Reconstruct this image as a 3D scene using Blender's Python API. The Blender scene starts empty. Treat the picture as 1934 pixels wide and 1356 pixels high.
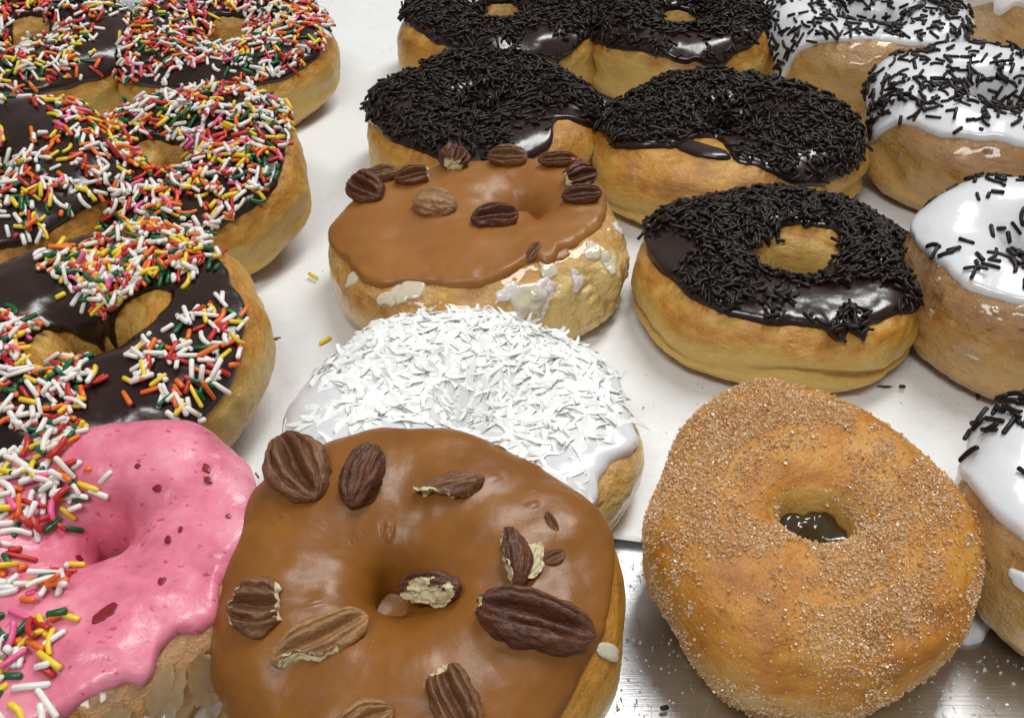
import bpy, bmesh, math, random
import numpy as np
from mathutils import Matrix, Vector

# ------------------------------------------------------------------ camera, world, lamps, exposure
scene = bpy.context.scene
R_ = math.radians
CAM_H, PITCH, FPX, IW, IH = 0.220, R_(38.0), 2000.0, 1934.0, 1356.0
cam_data = bpy.data.cameras.new("camera")
cam = bpy.data.objects.new("camera", cam_data)
scene.collection.objects.link(cam)
cam.location = (0, 0, CAM_H)
cam.rotation_euler = (math.pi / 2 - PITCH, 0, 0)
cam_data.sensor_width = 36.0
cam_data.lens = FPX / IW * 36.0
cam_data.clip_start, cam_data.clip_end = 0.005, 50.0
scene.camera = cam

world = bpy.data.worlds.new("World")
scene.world = world
world.use_nodes = True
wb = world.node_tree.nodes["Background"]
wb.inputs[0].default_value = (0.975, 0.99, 1.0, 1)
wb.inputs[1].default_value = 0.25


def area(name, loc, target, sx, sy, watts, col):
    d = bpy.data.lights.new(name, 'AREA')
    d.shape = 'RECTANGLE'
    d.size, d.size_y, d.energy, d.color = sx, sy, watts, col
    o = bpy.data.objects.new(name, d)
    scene.collection.objects.link(o)
    o.location = loc
    o.rotation_euler = (Vector(target) - Vector(loc)).to_track_quat('-Z', 'Y').to_euler()
    return o


area("ceiling_lamp_back", (0.45, 0.95, 1.45), (0.0, 0.35, 0), 0.30, 1.2, 20.0, (0.98, 1.0, 0.99))
area("ceiling_lamp_front", (-0.22, -0.38, 1.15), (0.0, 0.35, 0), 0.55, 0.22, 6.9, (0.985, 1.0, 0.995))

scene.view_settings.view_transform = 'Standard'
scene.view_settings.look = 'None'
scene.view_settings.exposure = 0.0
scene.view_settings.gamma = 1.0
scene.view_settings.use_curve_mapping = False
scene.render.engine = 'CYCLES'
scene.cycles.use_denoising = True
scene.cycles.max_bounces = 8
scene.cycles.transmission_bounces = 4

# ------------------------------------------------------------------ helpers
CM = 0.01
CF = np.array([0, math.cos(PITCH), -math.sin(PITCH)])
CX = np.array([1.0, 0, 0])
CU = np.array([0, math.sin(PITCH), math.cos(PITCH)])
COL = scene.collection


def at(px, py, z):
    d = CF * FPX + CX * (px - IW / 2) - CU * (py - IH / 2)
    t = (z - CAM_H) / d[2]
    return np.array([0, 0, CAM_H]) + d * t


def project(p):
    q = p - np.array([0, 0, CAM_H])
    zc = q @ CF
    return np.stack([IW / 2 + FPX * (q @ CX) / zc, IH / 2 - FPX * (q @ CU) / zc], -1)


def _hash(ix, iy, iz, seed):
    h = (ix.astype(np.int64) * 374761393 + iy.astype(np.int64) * 668265263 + iz.astype(np.int64) * 2147483647 + seed * 974711) & 0xFFFFFFFF
    h = ((h ^ (h >> 13)) * 1274126177) & 0xFFFFFFFF
    h = ((h ^ (h >> 16)) * 2246822519) & 0xFFFFFFFF
    return ((h ^ (h >> 15)) & 0xFFFFFF) / float(0xFFFFFF)


def vnoise(p, seed=0):
    i = np.floor(p)
    f = p - i
    f = f * f * f * (f * (f * 6 - 15) + 10)
    i = i.astype(np.int64)
    r = 0
    for a in (0, 1):
        for b in (0, 1):
            for c in (0, 1):
                w = (f[..., 0] if a else 1 - f[..., 0]) * (f[..., 1] if b else 1 - f[..., 1]) * (f[..., 2] if c else 1 - f[..., 2])
                r = r + w * _hash(i[..., 0] + a, i[..., 1] + b, i[..., 2] + c, seed)
    return r * 2 - 1


def fbm(p, seed=0, octv=3):
    r, a = 0, 1.0
    for k in range(octv):
        r = r + a * vnoise(p * 2 ** k + 7.3 * k, seed + k * 17)
        a *= 0.5
    return r


def cat(ctrl, u):
    c = np.asarray(ctrl, float)
    n = len(c)
    if n == 1:
        return np.full(np.shape(u), c[0])
    x = (np.asarray(u) / (2 * math.pi) * n) % n
    i = np.floor(x).astype(int)
    t = x - i
    p0, p1, p2, p3 = c[(i - 1) % n], c[i % n], c[(i + 1) % n], c[(i + 2) % n]
    return 0.5 * (2 * p1 + (p2 - p0) * t + (2 * p0 - 5 * p1 + 4 * p2 - p3) * t ** 2 + (3 * p1 - p0 - 3 * p2 + p3) * t ** 3)


def adiff(a, b):
    return (a - b + math.pi) % (2 * math.pi) - math.pi


def grid_faces(nu, nv, wrap_u=True, wrap_v=True):
    iu = np.arange(nu if wrap_u else nu - 1)
    iv = np.arange(nv if wrap_v else nv - 1)
    a, b = np.meshgrid(iu, iv, indexing='ij')
    a2, b2 = (a + 1) % nu, (b + 1) % nv
    return np.stack([a * nv + b, a2 * nv + b, a2 * nv + b2, a * nv + b2], -1).reshape(-1, 4)


def mesh_np(name, verts, faces, mats, midx=None, smooth=True, attrs=None):
    me = bpy.data.meshes.new(name)
    verts = np.ascontiguousarray(verts, dtype=np.float32)
    faces = np.ascontiguousarray(faces, dtype=np.int32)
    k = faces.shape[1]
    me.vertices.add(len(verts))
    me.vertices.foreach_set("co", verts.ravel())
    me.loops.add(faces.size)
    me.loops.foreach_set("vertex_index", faces.ravel())
    me.polygons.add(len(faces))
    me.polygons.foreach_set("loop_start", np.arange(0, faces.size, k, dtype=np.int32))
    me.polygons.foreach_set("loop_total", np.full(len(faces), k, dtype=np.int32))
    me.polygons.foreach_set("use_smooth", np.full(len(faces), smooth, dtype=bool))
    for m in (mats if isinstance(mats, (list, tuple)) else [mats]):
        me.materials.append(m)
    if midx is not None:
        me.polygons.foreach_set("material_index", np.asarray(midx, dtype=np.int32))
    if attrs:
        for an, av in attrs.items():
            at_ = me.attributes.new(an, 'FLOAT', 'POINT')
            at_.data.foreach_set("value", np.asarray(av, dtype=np.float32).ravel())
    me.update(calc_edges=True)
    me.validate()
    return me


def obj(name, me, parent=None, M=None):
    o = bpy.data.objects.new(name, me)
    COL.objects.link(o)
    if parent is not None:
        o.parent = parent
    if M is not None:
        o.matrix_basis = M
    return o


def tag(o, label, cat_, group=None, kind=None):
    if label:
        o["label"] = label
    if cat_:
        o["category"] = cat_
    if group:
        o["group"] = group
    if kind:
        o["kind"] = kind
    return o


# ------------------------------------------------------------------ materials
def mat(name):
    m = bpy.data.materials.new(name)
    m.use_nodes = True
    nt = m.node_tree
    return m, nt, nt.nodes["Principled BSDF"]


def N(nt, typ, **kw):
    n = nt.nodes.new(typ)
    for k, v in kw.items():
        if k in n.inputs:
            n.inputs[k].default_value = v
        else:
            setattr(n, k, v)
    return n


def coords(nt, scale=100.0, stretch=(1, 1, 1)):
    tc = N(nt, 'ShaderNodeTexCoord')
    mp = N(nt, 'ShaderNodeMapping')
    mp.inputs['Scale'].default_value = tuple(scale * s for s in stretch)
    nt.links.new(tc.outputs['Object'], mp.inputs[0])
    return mp.outputs[0]


def noise(nt, vec, scale, detail=3, rough=0.55):
    n = N(nt, 'ShaderNodeTexNoise')
    n.inputs['Scale'].default_value = scale
    n.inputs['Detail'].default_value = detail
    n.inputs['Roughness'].default_value = rough
    nt.links.new(vec, n.inputs['Vector'])
    return n.outputs[0]


def ramp(nt, fac, stops):
    r = N(nt, 'ShaderNodeValToRGB')
    el = r.color_ramp.elements
    while len(el) < len(stops):
        el.new(0.5)
    for e, (p, c) in zip(el, stops):
        e.position = p
        e.color = tuple(c) + (1,) if len(c) == 3 else c
    nt.links.new(fac, r.inputs[0])
    return r.outputs[0]


def math_(nt, op, a, b=None, clamp=False):
    n = N(nt, 'ShaderNodeMath')
    n.operation = op
    n.use_clamp = clamp
    for i, x in enumerate((a, b)):
        if x is None:
            continue
        if isinstance(x, (int, float)):
            n.inputs[i].default_value = x
        else:
            nt.links.new(x, n.inputs[i])
    return n.outputs[0]


def mix(nt, fac, a, b):
    n = N(nt, 'ShaderNodeMix')
    n.data_type = 'RGBA'
    for i, x in ((0, fac), (6, a), (7, b)):
        if isinstance(x, (int, float)):
            n.inputs[i].default_value = x
        elif isinstance(x, tuple):
            n.inputs[i].default_value = tuple(x) + (1,)
        else:
            nt.links.new(x, n.inputs[i])
    return n.outputs[2]


def bump(nt, h, dist, strength=1.0, prev=None):
    b = N(nt, 'ShaderNodeBump')
    b.inputs['Strength'].default_value = strength
    b.inputs['Distance'].default_value = dist
    nt.links.new(h, b.inputs['Height'])
    if prev is not None:
        nt.links.new(prev, b.inputs['Normal'])
    return b.outputs[0]


def sss(p, w, radius=(1, 0.45, 0.2), scale=0.003):
    p.inputs['Subsurface Weight'].default_value = w
    p.inputs['Subsurface Radius'].default_value = radius
    p.inputs['Subsurface Scale'].default_value = scale


def dough_mat(name, pale, gold, brown, rough=0.29, glaze=0.0):
    m, nt, p = mat(name)
    v = coords(nt)
    a = N(nt, 'ShaderNodeAttribute', attribute_name="fry")
    n1 = noise(nt, v, 0.75, 4, 0.6)
    n2 = noise(nt, v, 4.0, 4, 0.65)
    f = math_(nt, 'ADD', a.outputs['Fac'], math_(nt, 'MULTIPLY', math_(nt, 'SUBTRACT', n1, 0.5), 1.15))
    f = math_(nt, 'ADD', f, math_(nt, 'MULTIPLY', math_(nt, 'SUBTRACT', n2, 0.5), 0.28))
    ws = noise(nt, coords(nt, 100, (0.5, 0.5, 2.6)), 1.7, 4, 0.6)
    f = math_(nt, 'ADD', f, math_(nt, 'MULTIPLY', math_(nt, 'SUBTRACT', ws, 0.5), 0.75), clamp=True)
    mid = tuple((x + y) / 2 for x, y in zip(pale, gold))
    col = ramp(nt, f, [(0.08, pale), (0.34, mid), (0.58, gold), (1.0, brown)])
    n3 = noise(nt, v, 14.0, 4, 0.7)
    n4 = noise(nt, v, 42.0, 2, 0.6)
    sp = ramp(nt, n3, [(0.28, (0.72, 0.64, 0.55)), (0.46, (1, 1, 1))])
    mm = N(nt, 'ShaderNodeMix')
    mm.data_type = 'RGBA'
    mm.blend_type = 'MULTIPLY'
    mm.inputs[0].default_value = 0.6
    nt.links.new(col, mm.inputs[6])
    nt.links.new(sp, mm.inputs[7])
    col = mm.outputs[2]
    h = math_(nt, 'ADD', n3, math_(nt, 'MULTIPLY', n4, 0.35))
    wr = noise(nt, coords(nt, 100, (0.55, 0.55, 3.2)), 2.0, 5, 0.62)
    wl = ramp(nt, wr, [(0.36, (0, 0, 0)), (0.47, (1, 1, 1)), (0.60, (1, 1, 1)), (0.68, (0.75, 0.75, 0.75))])
    nb = bump(nt, n2, 0.0011, 0.6)
    nb = bump(nt, wl, 0.0006, 0.32, nb)
    nb = bump(nt, h, 0.00028, 0.7, nb)
    p.inputs['Roughness'].default_value = rough
    if glaze > 0:
        vo = coords(nt, 100, (0.8, 0.8, 1.1))
        g1 = noise(nt, vo, 0.9, 5, 0.62)
        gm = ramp(nt, g1, [(0.50 - 0.10 * glaze, (0, 0, 0)), (0.56 - 0.10 * glaze, (1, 1, 1))])
        col = mix(nt, math_(nt, 'MULTIPLY', gm, 0.22), col, (0.72, 0.52, 0.30))
        nb = bump(nt, gm, 0.0006, 0.5, nb)
        rr = ramp(nt, gm, [(0, (0.36,) * 3), (1, (0.16,) * 3)])
        nt.links.new(rr, p.inputs['Roughness'])
        p.inputs['Coat Weight'].default_value = 0.6
        p.inputs['Coat Roughness'].default_value = 0.08
    nt.links.new(col, p.inputs['Base Color'])
    nt.links.new(nb, p.inputs['Normal'])
    sss(p, 0.22, (1, 0.5, 0.2), 0.0025)
    p.inputs['Specular IOR Level'].default_value = 0.42
    return m


PALE, GOLD, BROWN = (0.68, 0.46, 0.135), (0.52, 0.240, 0.034), (0.24, 0.080, 0.012)
M_dough = dough_mat("fried_dough", PALE, GOLD, BROWN)
M_dough_gl = dough_mat("glazed_dough", (0.58, 0.34, 0.085), (0.34, 0.135, 0.018), (0.12, 0.036, 0.006), 0.24, 1.0)
M_dough_cin = dough_mat("cinnamon_dough", (0.66, 0.43, 0.12), (0.56, 0.235, 0.028), (0.28, 0.082, 0.013), 0.24)
M_dough_torn = dough_mat("torn_dough", (0.76, 0.55, 0.20), (0.56, 0.29, 0.06), (0.30, 0.11, 0.02), 0.38, 0.3)


def icing_mat(name, col, col2, rough, coat=0.0, sw=0.0, bumpd=0.0004, blotch=0.5, spec=0.5):
    m, nt, p = mat(name)
    v = coords(nt)
    n1 = noise(nt, v, 0.8, 4, 0.55)
    n2 = noise(nt, v, 5.0, 3, 0.5)
    f = ramp(nt, n1, [(0.5 - blotch * 0.3, (0, 0, 0)), (0.5 + blotch * 0.3, (1, 1, 1))])
    nt.links.new(mix(nt, f, col, col2), p.inputs['Base Color'])
    n5 = noise(nt, v, 1.6, 4, 0.6)
    rr = math_(nt, 'ADD', rough - 0.13, math_(nt, 'ADD', math_(nt, 'MULTIPLY', n2, 0.10), math_(nt, 'MULTIPLY', n5, 0.18)))
    nt.links.new(rr, p.inputs['Roughness'])
    nb = bump(nt, n2, bumpd, 0.6)
    nt.links.new(nb, p.inputs['Normal'])
    p.inputs['Coat Weight'].default_value = coat
    p.inputs['Coat Roughness'].default_value = 0.15
    p.inputs['Specular IOR Level'].default_value = spec
    if sw:
        sss(p, sw, (1, 0.7, 0.5), 0.002)
    return m


M_choc = icing_mat("chocolate_icing", (0.020, 0.0085, 0.0060), (0.028, 0.0125, 0.0085), 0.22, 0.1, 0, 0.00012)
M_white = icing_mat("white_icing", (0.74, 0.735, 0.745), (0.69, 0.685, 0.70), 0.20, 0.25, 0.15, 0.00015)
M_whitethin = icing_mat("thin_white_icing", (0.74, 0.69, 0.66), (0.62, 0.52, 0.46), 0.22, 0.3, 0.2, 0.0004)
M_maple = icing_mat("maple_icing", (0.280, 0.103, 0.0115), (0.195, 0.066, 0.007), 0.36, 0.0, 0.05, 0.00016, 0.8, 0.45)
M_maple_pale = icing_mat("pale_maple_icing", (0.34, 0.136, 0.028), (0.265, 0.098, 0.018), 0.38, 0.0, 0.05, 0.00014, 0.8, 0.42)


def pink_mat():
    m, nt, p = mat("strawberry_icing")
    v = coords(nt)
    n1 = noise(nt, v, 0.9, 4, 0.6)
    base = ramp(nt, n1, [(0.30, (0.56, 0.125, 0.195)), (0.5, (0.77, 0.205, 0.295)), (0.72, (0.84, 0.34, 0.42))])
    vo = N(nt, 'ShaderNodeTexVoronoi')
    vo.inputs['Scale'].default_value = 2.9
    vo.inputs['Randomness'].default_value = 1.0
    mp = coords(nt, 100, (1, 1.6, 1))
    nn = N(nt, 'ShaderNodeTexNoise')
    nn.inputs['Scale'].default_value = 5
    nt.links.new(mp, nn.inputs['Vector'])
    va = N(nt, 'ShaderNodeVectorMath', operation='ADD')
    vs = N(nt, 'ShaderNodeVectorMath', operation='SCALE')
    vs.inputs['Scale'].default_value = 0.35
    nt.links.new(nn.outputs[1], vs.inputs[0])
    nt.links.new(mp, va.inputs[0])
    nt.links.new(vs.outputs[0], va.inputs[1])
    nt.links.new(va.outputs[0], vo.inputs['Vector'])
    sp = ramp(nt, vo.outputs['Distance'], [(0.10, (1, 1, 1)), (0.24, (0, 0, 0))])
    pick = ramp(nt, vo.outputs['Color'], [(0.35, (0, 0, 0)), (0.5, (1, 1, 1))])
    f = math_(nt, 'MULTIPLY', math_(nt, 'MULTIPLY', sp, pick), 0.8)
    nt.links.new(mix(nt, f, base, (0.50, 0.035, 0.06)), p.inputs['Base Color'])
    n2 = noise(nt, v, 3.0, 4, 0.6)
    nb = bump(nt, n2, 0.0006, 0.5)
    nt.links.new(nb, p.inputs['Normal'])
    p.inputs['Roughness'].default_value = 0.32
    p.inputs['Coat Weight'].default_value = 0.15
    sss(p, 0.25, (1, 0.4, 0.4), 0.003)
    return m


M_pink = pink_mat()


def plain(name, col, rough=0.4, sw=0.0, coat=0.0, trans=0.0, var=0.12):
    m, nt, p = mat(name)
    v = coords(nt, 100)
    n = noise(nt, v, 6.0, 3, 0.6)
    dark = tuple(c * (1 - var) for c in col)
    nt.links.new(mix(nt, n, dark, col), p.inputs['Base Color'])
    nt.links.new(bump(nt, n, 0.0002, 0.5), p.inputs['Normal'])
    p.inputs['Roughness'].default_value = rough
    p.inputs['Coat Weight'].default_value = coat
    p.inputs['Transmission Weight'].default_value = trans
    if sw:
        sss(p, sw, (1, 0.8, 0.6), 0.001)
    return m


RAINBOW = [
    (plain("sprinkle_white", (0.86, 0.82, 0.76), 0.35, 0.1), 0.42),
    (plain("sprinkle_red", (0.55, 0.030, 0.025), 0.32), 0.14),
    (plain("sprinkle_orange", (0.86, 0.17, 0.02), 0.32), 0.14),
    (plain("sprinkle_yellow", (0.86, 0.62, 0.03), 0.32), 0.13),
    (plain("sprinkle_green", (0.008, 0.115, 0.035), 0.32), 0.125),
    (plain("sprinkle_pink", (0.88, 0.13, 0.32), 0.32), 0.045),
]
M_jimmy = plain("chocolate_sprinkle", (0.0200, 0.0105, 0.0068), 0.44, var=0.5)
M_jimmy.node_tree.nodes["Principled BSDF"].inputs["Specular IOR Level"].default_value = 0.32
M_coco = plain("coconut_flake", (0.89, 0.892, 0.865), 0.4, 0.0, var=0.03)
M_coco.node_tree.nodes["Principled BSDF"].inputs["Subsurface Scale"].default_value = 0.004
M_coco.node_tree.nodes["Principled BSDF"].inputs["Subsurface Radius"].default_value = (1, 1, 0.9)
M_cream = plain("cream_glaze", (0.72, 0.63, 0.48), 0.16, 0.3, 0.3, var=0.25)
M_jam = plain("strawberry_bit", (0.34, 0.016, 0.025), 0.3, 0.2, 0.1, var=0.6)
M_flesh = plain("pecan_flesh", (0.74, 0.62, 0.36), 0.5, 0.1, var=0.25)
M_flake = plain("dried_glaze", (0.55, 0.38, 0.19), 0.2, 0.2, 0.3, 0.35, var=0.3)
M_crumb = plain("crumb", (0.20, 0.07, 0.03), 0.6, var=0.4)
M_smear = plain("chocolate_smear", (0.10, 0.04, 0.025), 0.4, var=0.4)


def sugar_mat():
    m, nt, p = mat("cinnamon_sugar")
    g = N(nt, 'ShaderNodeNewGeometry')
    c = ramp(nt, g.outputs['Random Per Island'], [(0.0, (0.62, 0.32, 0.12)), (0.35, (0.80, 0.48, 0.22)), (0.8, (0.88, 0.60, 0.33)), (1.0, (0.94, 0.74, 0.52))])
    nt.links.new(c, p.inputs['Base Color'])
    p.inputs['Roughness'].default_value = 0.16
    p.inputs['Transmission Weight'].default_value = 0.25
    p.inputs['IOR'].default_value = 1.5
    return m


M_sugar = sugar_mat()


def pecan_mat(name, light, dark):
    m, nt, p = mat(name)
    v = coords(nt, 100, (0.5, 1.6, 1.6))
    n1 = noise(nt, v, 1.6, 5, 0.65)
    n2 = noise(nt, coords(nt), 9.0, 4, 0.65)
    c = ramp(nt, n1, [(0.30, dark), (0.66, light)])
    c2 = ramp(nt, n2, [(0.25, (0.45, 0.45, 0.45)), (0.6, (1, 1, 1))])
    mm = N(nt, 'ShaderNodeMix')
    mm.data_type, mm.blend_type = 'RGBA', 'MULTIPLY'
    mm.inputs[0].default_value = 0.7
    nt.links.new(c, mm.inputs[6])
    nt.links.new(c2, mm.inputs[7])
    nt.links.new(mm.outputs[2], p.inputs['Base Color'])
    nb = bump(nt, n1, 0.0012, 0.7)
    nb = bump(nt, n2, 0.0004, 0.9, nb)
    nt.links.new(nb, p.inputs['Normal'])
    p.inputs['Roughness'].default_value = 0.40
    return m


M_pecan = pecan_mat("pecan_skin", (0.25, 0.108, 0.040), (0.115, 0.042, 0.015))
M_pecan_dark = pecan_mat("pecan_skin_dark", (0.165, 0.054, 0.021), (0.070, 0.021, 0.010))
M_pecan_tan = pecan_mat("pecan_skin_tan", (0.42, 0.22, 0.085), (0.24, 0.105, 0.035))


def paper_mat():
    m, nt, p = mat("parchment_paper")
    v = coords(nt)
    n1 = noise(nt, v, 0.25, 4, 0.55)
    n2 = noise(nt, v, 18.0, 3, 0.6)
    n3 = noise(nt, v, 0.9, 3, 0.5)
    gs = noise(nt, v, 0.5, 5, 0.7)
    gr_ = ramp(nt, gs, [(0.60, (0, 0, 0)), (0.70, (1, 1, 1))])
    pc = ramp(nt, n1, [(0.3, (0.79, 0.79, 0.785)), (0.7, (0.84, 0.84, 0.83))])
    nt.links.new(mix(nt, math_(nt, 'MULTIPLY', gr_, 0.55), pc, (0.70, 0.68, 0.64)), p.inputs['Base Color'])
    nb = bump(nt, n3, 0.0014, 0.6)
    nb = bump(nt, n2, 0.00014, 0.6, nb)
    nt.links.new(nb, p.inputs['Normal'])
    p.inputs['Roughness'].default_value = 0.42
    sss(p, 0.08, (1, 1, 1), 0.001)
    return m


M_paper = paper_mat()


def metal_mat():
    m, nt, p = mat("brushed_aluminium")
    p.inputs['Metallic'].default_value = 1.0
    v = coords(nt, 100, (0.10, 3.2, 1))
    s = noise(nt, v, 4.0, 4, 0.7)
    g = noise(nt, coords(nt), 0.45, 5, 0.65)
    sp = noise(nt, coords(nt), 7.0, 3, 0.7)
    c = ramp(nt, g, [(0.30, (0.55, 0.55, 0.56)), (0.70, (0.78, 0.78, 0.79))])
    dots = ramp(nt, sp, [(0.66, (0, 0, 0)), (0.72, (1, 1, 1))])
    c = mix(nt, math_(nt, 'MULTIPLY', dots, 0.5), c, (0.9, 0.9, 0.9))
    nt.links.new(c, p.inputs['Base Color'])
    rr = math_(nt, 'ADD', 0.26, math_(nt, 'MULTIPLY', g, 0.22))
    nt.links.new(rr, p.inputs['Roughness'])
    nb = bump(nt, s, 0.00022, 0.35)
    s2 = noise(nt, coords(nt, 100, (1.5, 0.35, 1)), 5.0, 5, 0.75)
    nb = bump(nt, ramp(nt, s2, [(0.60, (0, 0, 0)), (0.66, (1, 1, 1))]), 0.0003, 0.5, nb)
    nt.links.new(nb, p.inputs['Normal'])
    return m


M_metal = metal_mat()
M_counter = plain("counter_laminate", (0.22, 0.215, 0.21), 0.5)

# ------------------------------------------------------------------ tray, paper, counter
TRAY_Y0, TRAY_Y1, TRAY_X = 0.03, 0.655, 0.42
bm = bmesh.new()
bmesh.ops.create_grid(bm, x_segments=2, y_segments=2, size=1.0)
me = bpy.data.meshes.new("counter")
bm.to_mesh(me)
bm.free()
me.materials.append(M_counter)
o = obj("counter", me, None, Matrix.Translation((0, 0.4, -0.004)) @ Matrix.Scale(1.4, 4))
tag(o, "plain grey counter under the sheet tray", "counter", kind="structure")


def back_y(x):
    return 0.600 + 0.02 * x


tray = bpy.data.objects.new("sheet_tray", None)
COL.objects.link(tray)
tray.location = (0, 0.34, 0)
tag(tray, "scuffed aluminium sheet tray under the paper and all the donuts", "tray")
# cross profile of floor + walls, lofted round a rounded rectangle
prof = [(0.0, 0.0), (0.004, 0.0012), (0.007, 0.006), (0.010, 0.015), (0.0125, 0.0215), (0.016, 0.0238), (0.0205, 0.0238), (0.0235, 0.021), (0.022, 0.0185), (0.0165, 0.0195), (0.0118, 0.013), (0.0085, 0.005), (0.004, -0.002), (0.0, -0.003)]
ring = []
HX, Y0, Y1, RC = TRAY_X - 0.015, -0.31, 0.275, 0.02
for (cx, cy, a0) in ((HX - RC, Y1 - RC, 0), (-HX + RC, Y1 - RC, 90), (-HX + RC, Y0 + RC, 180), (HX - RC, Y0 + RC, 270)):
    for k in range(9):
        a = R_(a0 + k * 11.25)
        ring.append((cx, cy, math.cos(a), math.sin(a)))
vs, nr = [], len(ring)
for (cx, cy, dx, dy) in ring:
    for (o_, z_) in prof:
        vs.append((cx + dx * (RC + o_), cy + dy * (RC + o_), z_))
rim = obj("rim", mesh_np("tray_rim", np.array(vs), grid_faces(nr, len(prof), True, False), M_metal), tray)
xs = np.array([(cx + dx * RC, cy + dy * RC, 0) for (cx, cy, dx, dy) in ring])
me = bpy.data.meshes.new("tray_floor")
bm = bmesh.new()
top = [bm.verts.new(p) for p in xs]
bot = [bm.verts.new((p[0], p[1], -0.003)) for p in xs]
bm.faces.new(top)
bm.faces.new(bot[::-1])
bm.to_mesh(me)
bm.free()
me.materials.append(M_metal)
obj("base", me, tray)

# paper sheet: floor part, then up the back wall
nx, ny = 150, 130
X = np.linspace(-0.40, 0.40, nx)
S = np.linspace(0, 1, ny)
gx, gs = np.meshgrid(X, S, indexing='ij')
fl, fr = at(1175, 1040, 0), at(1830, 1128, 0)
front = fl[1] + (fr[1] - fl[1]) / (fr[0] - fl[0]) * (gx - fl[0]) + 0.002 * np.sin(gx * 40)
ywall = 0.577
yy = front + (0.602 - front) * gs
zz = np.zeros_like(yy) + 0.0012
tt = np.clip((yy - ywall) / 0.022, 0, None)
top_z = np.clip(0.0185 + 0.075 * gx, 0.0006, 0.026)
zz += np.where(tt < 1, tt ** 2 * 0.5, tt - 0.5) * top_z
pn = np.stack([gx * 18, yy * 18, gx * 0], -1)
zz += 0.0007 * (fbm(pn, 3, 3) + 0.6)
edge = np.exp(-((yy - front) / 0.006) ** 2)
zz += edge * (0.0010 + 0.0016 * vnoise(np.stack([gx * 25, gx * 0, gx * 0], -1), 9) ** 2)
P = np.stack([gx, yy, zz], -1).reshape(-1, 3)
paper = obj("parchment_paper", mesh_np("parchment_paper", P, grid_faces(nx, ny, False, False), M_paper))
md = paper.modifiers.new("thickness", 'SOLIDIFY')
md.thickness, md.offset = 0.0002, -1
tag(paper, "white parchment paper sheet lining the tray, curling up its back wall", "paper")


# ------------------------------------------------------------------ donut surface
class Surf:
    """local frame in cm: x right, y away, z up, base at z = 0; u = azimuth, v = round the tube (0 outer, 90 top, 180 hole)"""

    def __init__(s, R, T, rin, out=(1,), hin=(1,), hole=(0, 0), crease=0.20, cv=-4.0, cw=7.0, cwav=6.0, amp=0.16, fine=0.035, seed=0,
                 dents=(), px=0.82, pz=0.80, ze=0.46, thick=(1,), wave=0.03, pin=None, torn=None):
        s.__dict__.update(locals())
        s.dents = list(dents)

    def P(s, u, v, fine=True):
        u = np.asarray(u, float)
        v = np.asarray(v, float)
        ph = s.seed * 1.7
        ro = s.R * cat(s.out, u) * (1 + s.wave * (np.sin(3 * u + ph) * 0.5 + np.sin(5 * u + 2.1 * ph) * 0.35 + np.sin(8 * u + 3 * ph) * 0.25))
        ri = s.rin * cat(s.hin, u) * (1 + 0.05 * np.sin(4 * u + ph))
        c, a = (ro + ri) / 2, (ro - ri) / 2
        cv, sv = np.cos(v), np.sin(v)
        T = s.T * cat(s.thick, u)
        rad = c + a * np.sign(cv) * np.abs(cv) ** np.where(cv > 0, s.px, s.pin or s.px)
        ze = T * s.ze
        z = np.where(sv > 0, ze + (T - ze) * np.abs(sv) ** s.pz, ze - ze * np.abs(sv) ** 0.62)
        # proof line pressed into the outer wall
        vd = np.degrees((v + math.pi) % (2 * math.pi) - math.pi)
        v0 = s.cv + s.cwav * (np.sin(2 * u + ph) + 0.7 * np.sin(5 * u + 2 * ph))
        cd = s.crease * (0.65 + 0.45 * np.sin(3 * u + 1.3 * ph))
        dcr = (vd - v0) / s.cw
        rad = rad - np.where(cv > 0, cd * np.exp(-dcr ** 2), 0)
        k = np.clip((rad - ri) / np.maximum(ro - ri, 1e-3), 0, 1)
        x = rad * np.cos(u) + s.hole[0] * (1 - k)
        y = rad * np.sin(u) + s.hole[1] * (1 - k)
        p = np.stack([x, y, z], -1)
        n = np.stack([cv * np.cos(u), cv * np.sin(u), sv], -1)
        d = s.amp * fbm(p * 0.42 + s.seed * 3.1, s.seed, 2)
        if fine:
            d = d + s.fine * fbm(p * 2.6 + s.seed, s.seed + 5, 3)
        for (du, dv, sig, dep) in s.dents:
            q = s._base(R_(du), R_(dv))
            d = d + dep * np.exp(-np.sum((p - q) ** 2, -1) / sig ** 2)
        if s.torn:
            g = np.exp(-(adiff(u, R_(s.torn[0])) / R_(s.torn[1])) ** 4) * np.exp(-((vd - s.torn[2]) / s.torn[3]) ** 4)
            rr = fbm(p * 1.5 + 4.0, s.seed + 61, 4)
            d = d + s.torn[4] * g * (np.abs(rr) * 1.6 - 0.6)
        d = d * np.clip(p[..., 2] / 0.5, 0.15, 1)
        return p + n * d[..., None]

    def _base(s, u, v):
        keep, s.dents = s.dents, []
        q = s.P(np.array([u]), np.array([v]))[0]
        s.dents = keep
        return q

    def frame(s, u, v, e=0.01):
        p = s.P(u, v, False)
        a = s.P(u + e, v, False) - s.P(u - e, v, False)
        b = s.P(u, v + e, False) - s.P(u, v - e, False)
        n = np.cross(a, b)
        ln = np.linalg.norm(n, axis=-1, keepdims=True)
        return p, n / np.maximum(ln, 1e-9), a / (2 * e), b / (2 * e), ln[..., 0]


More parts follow.
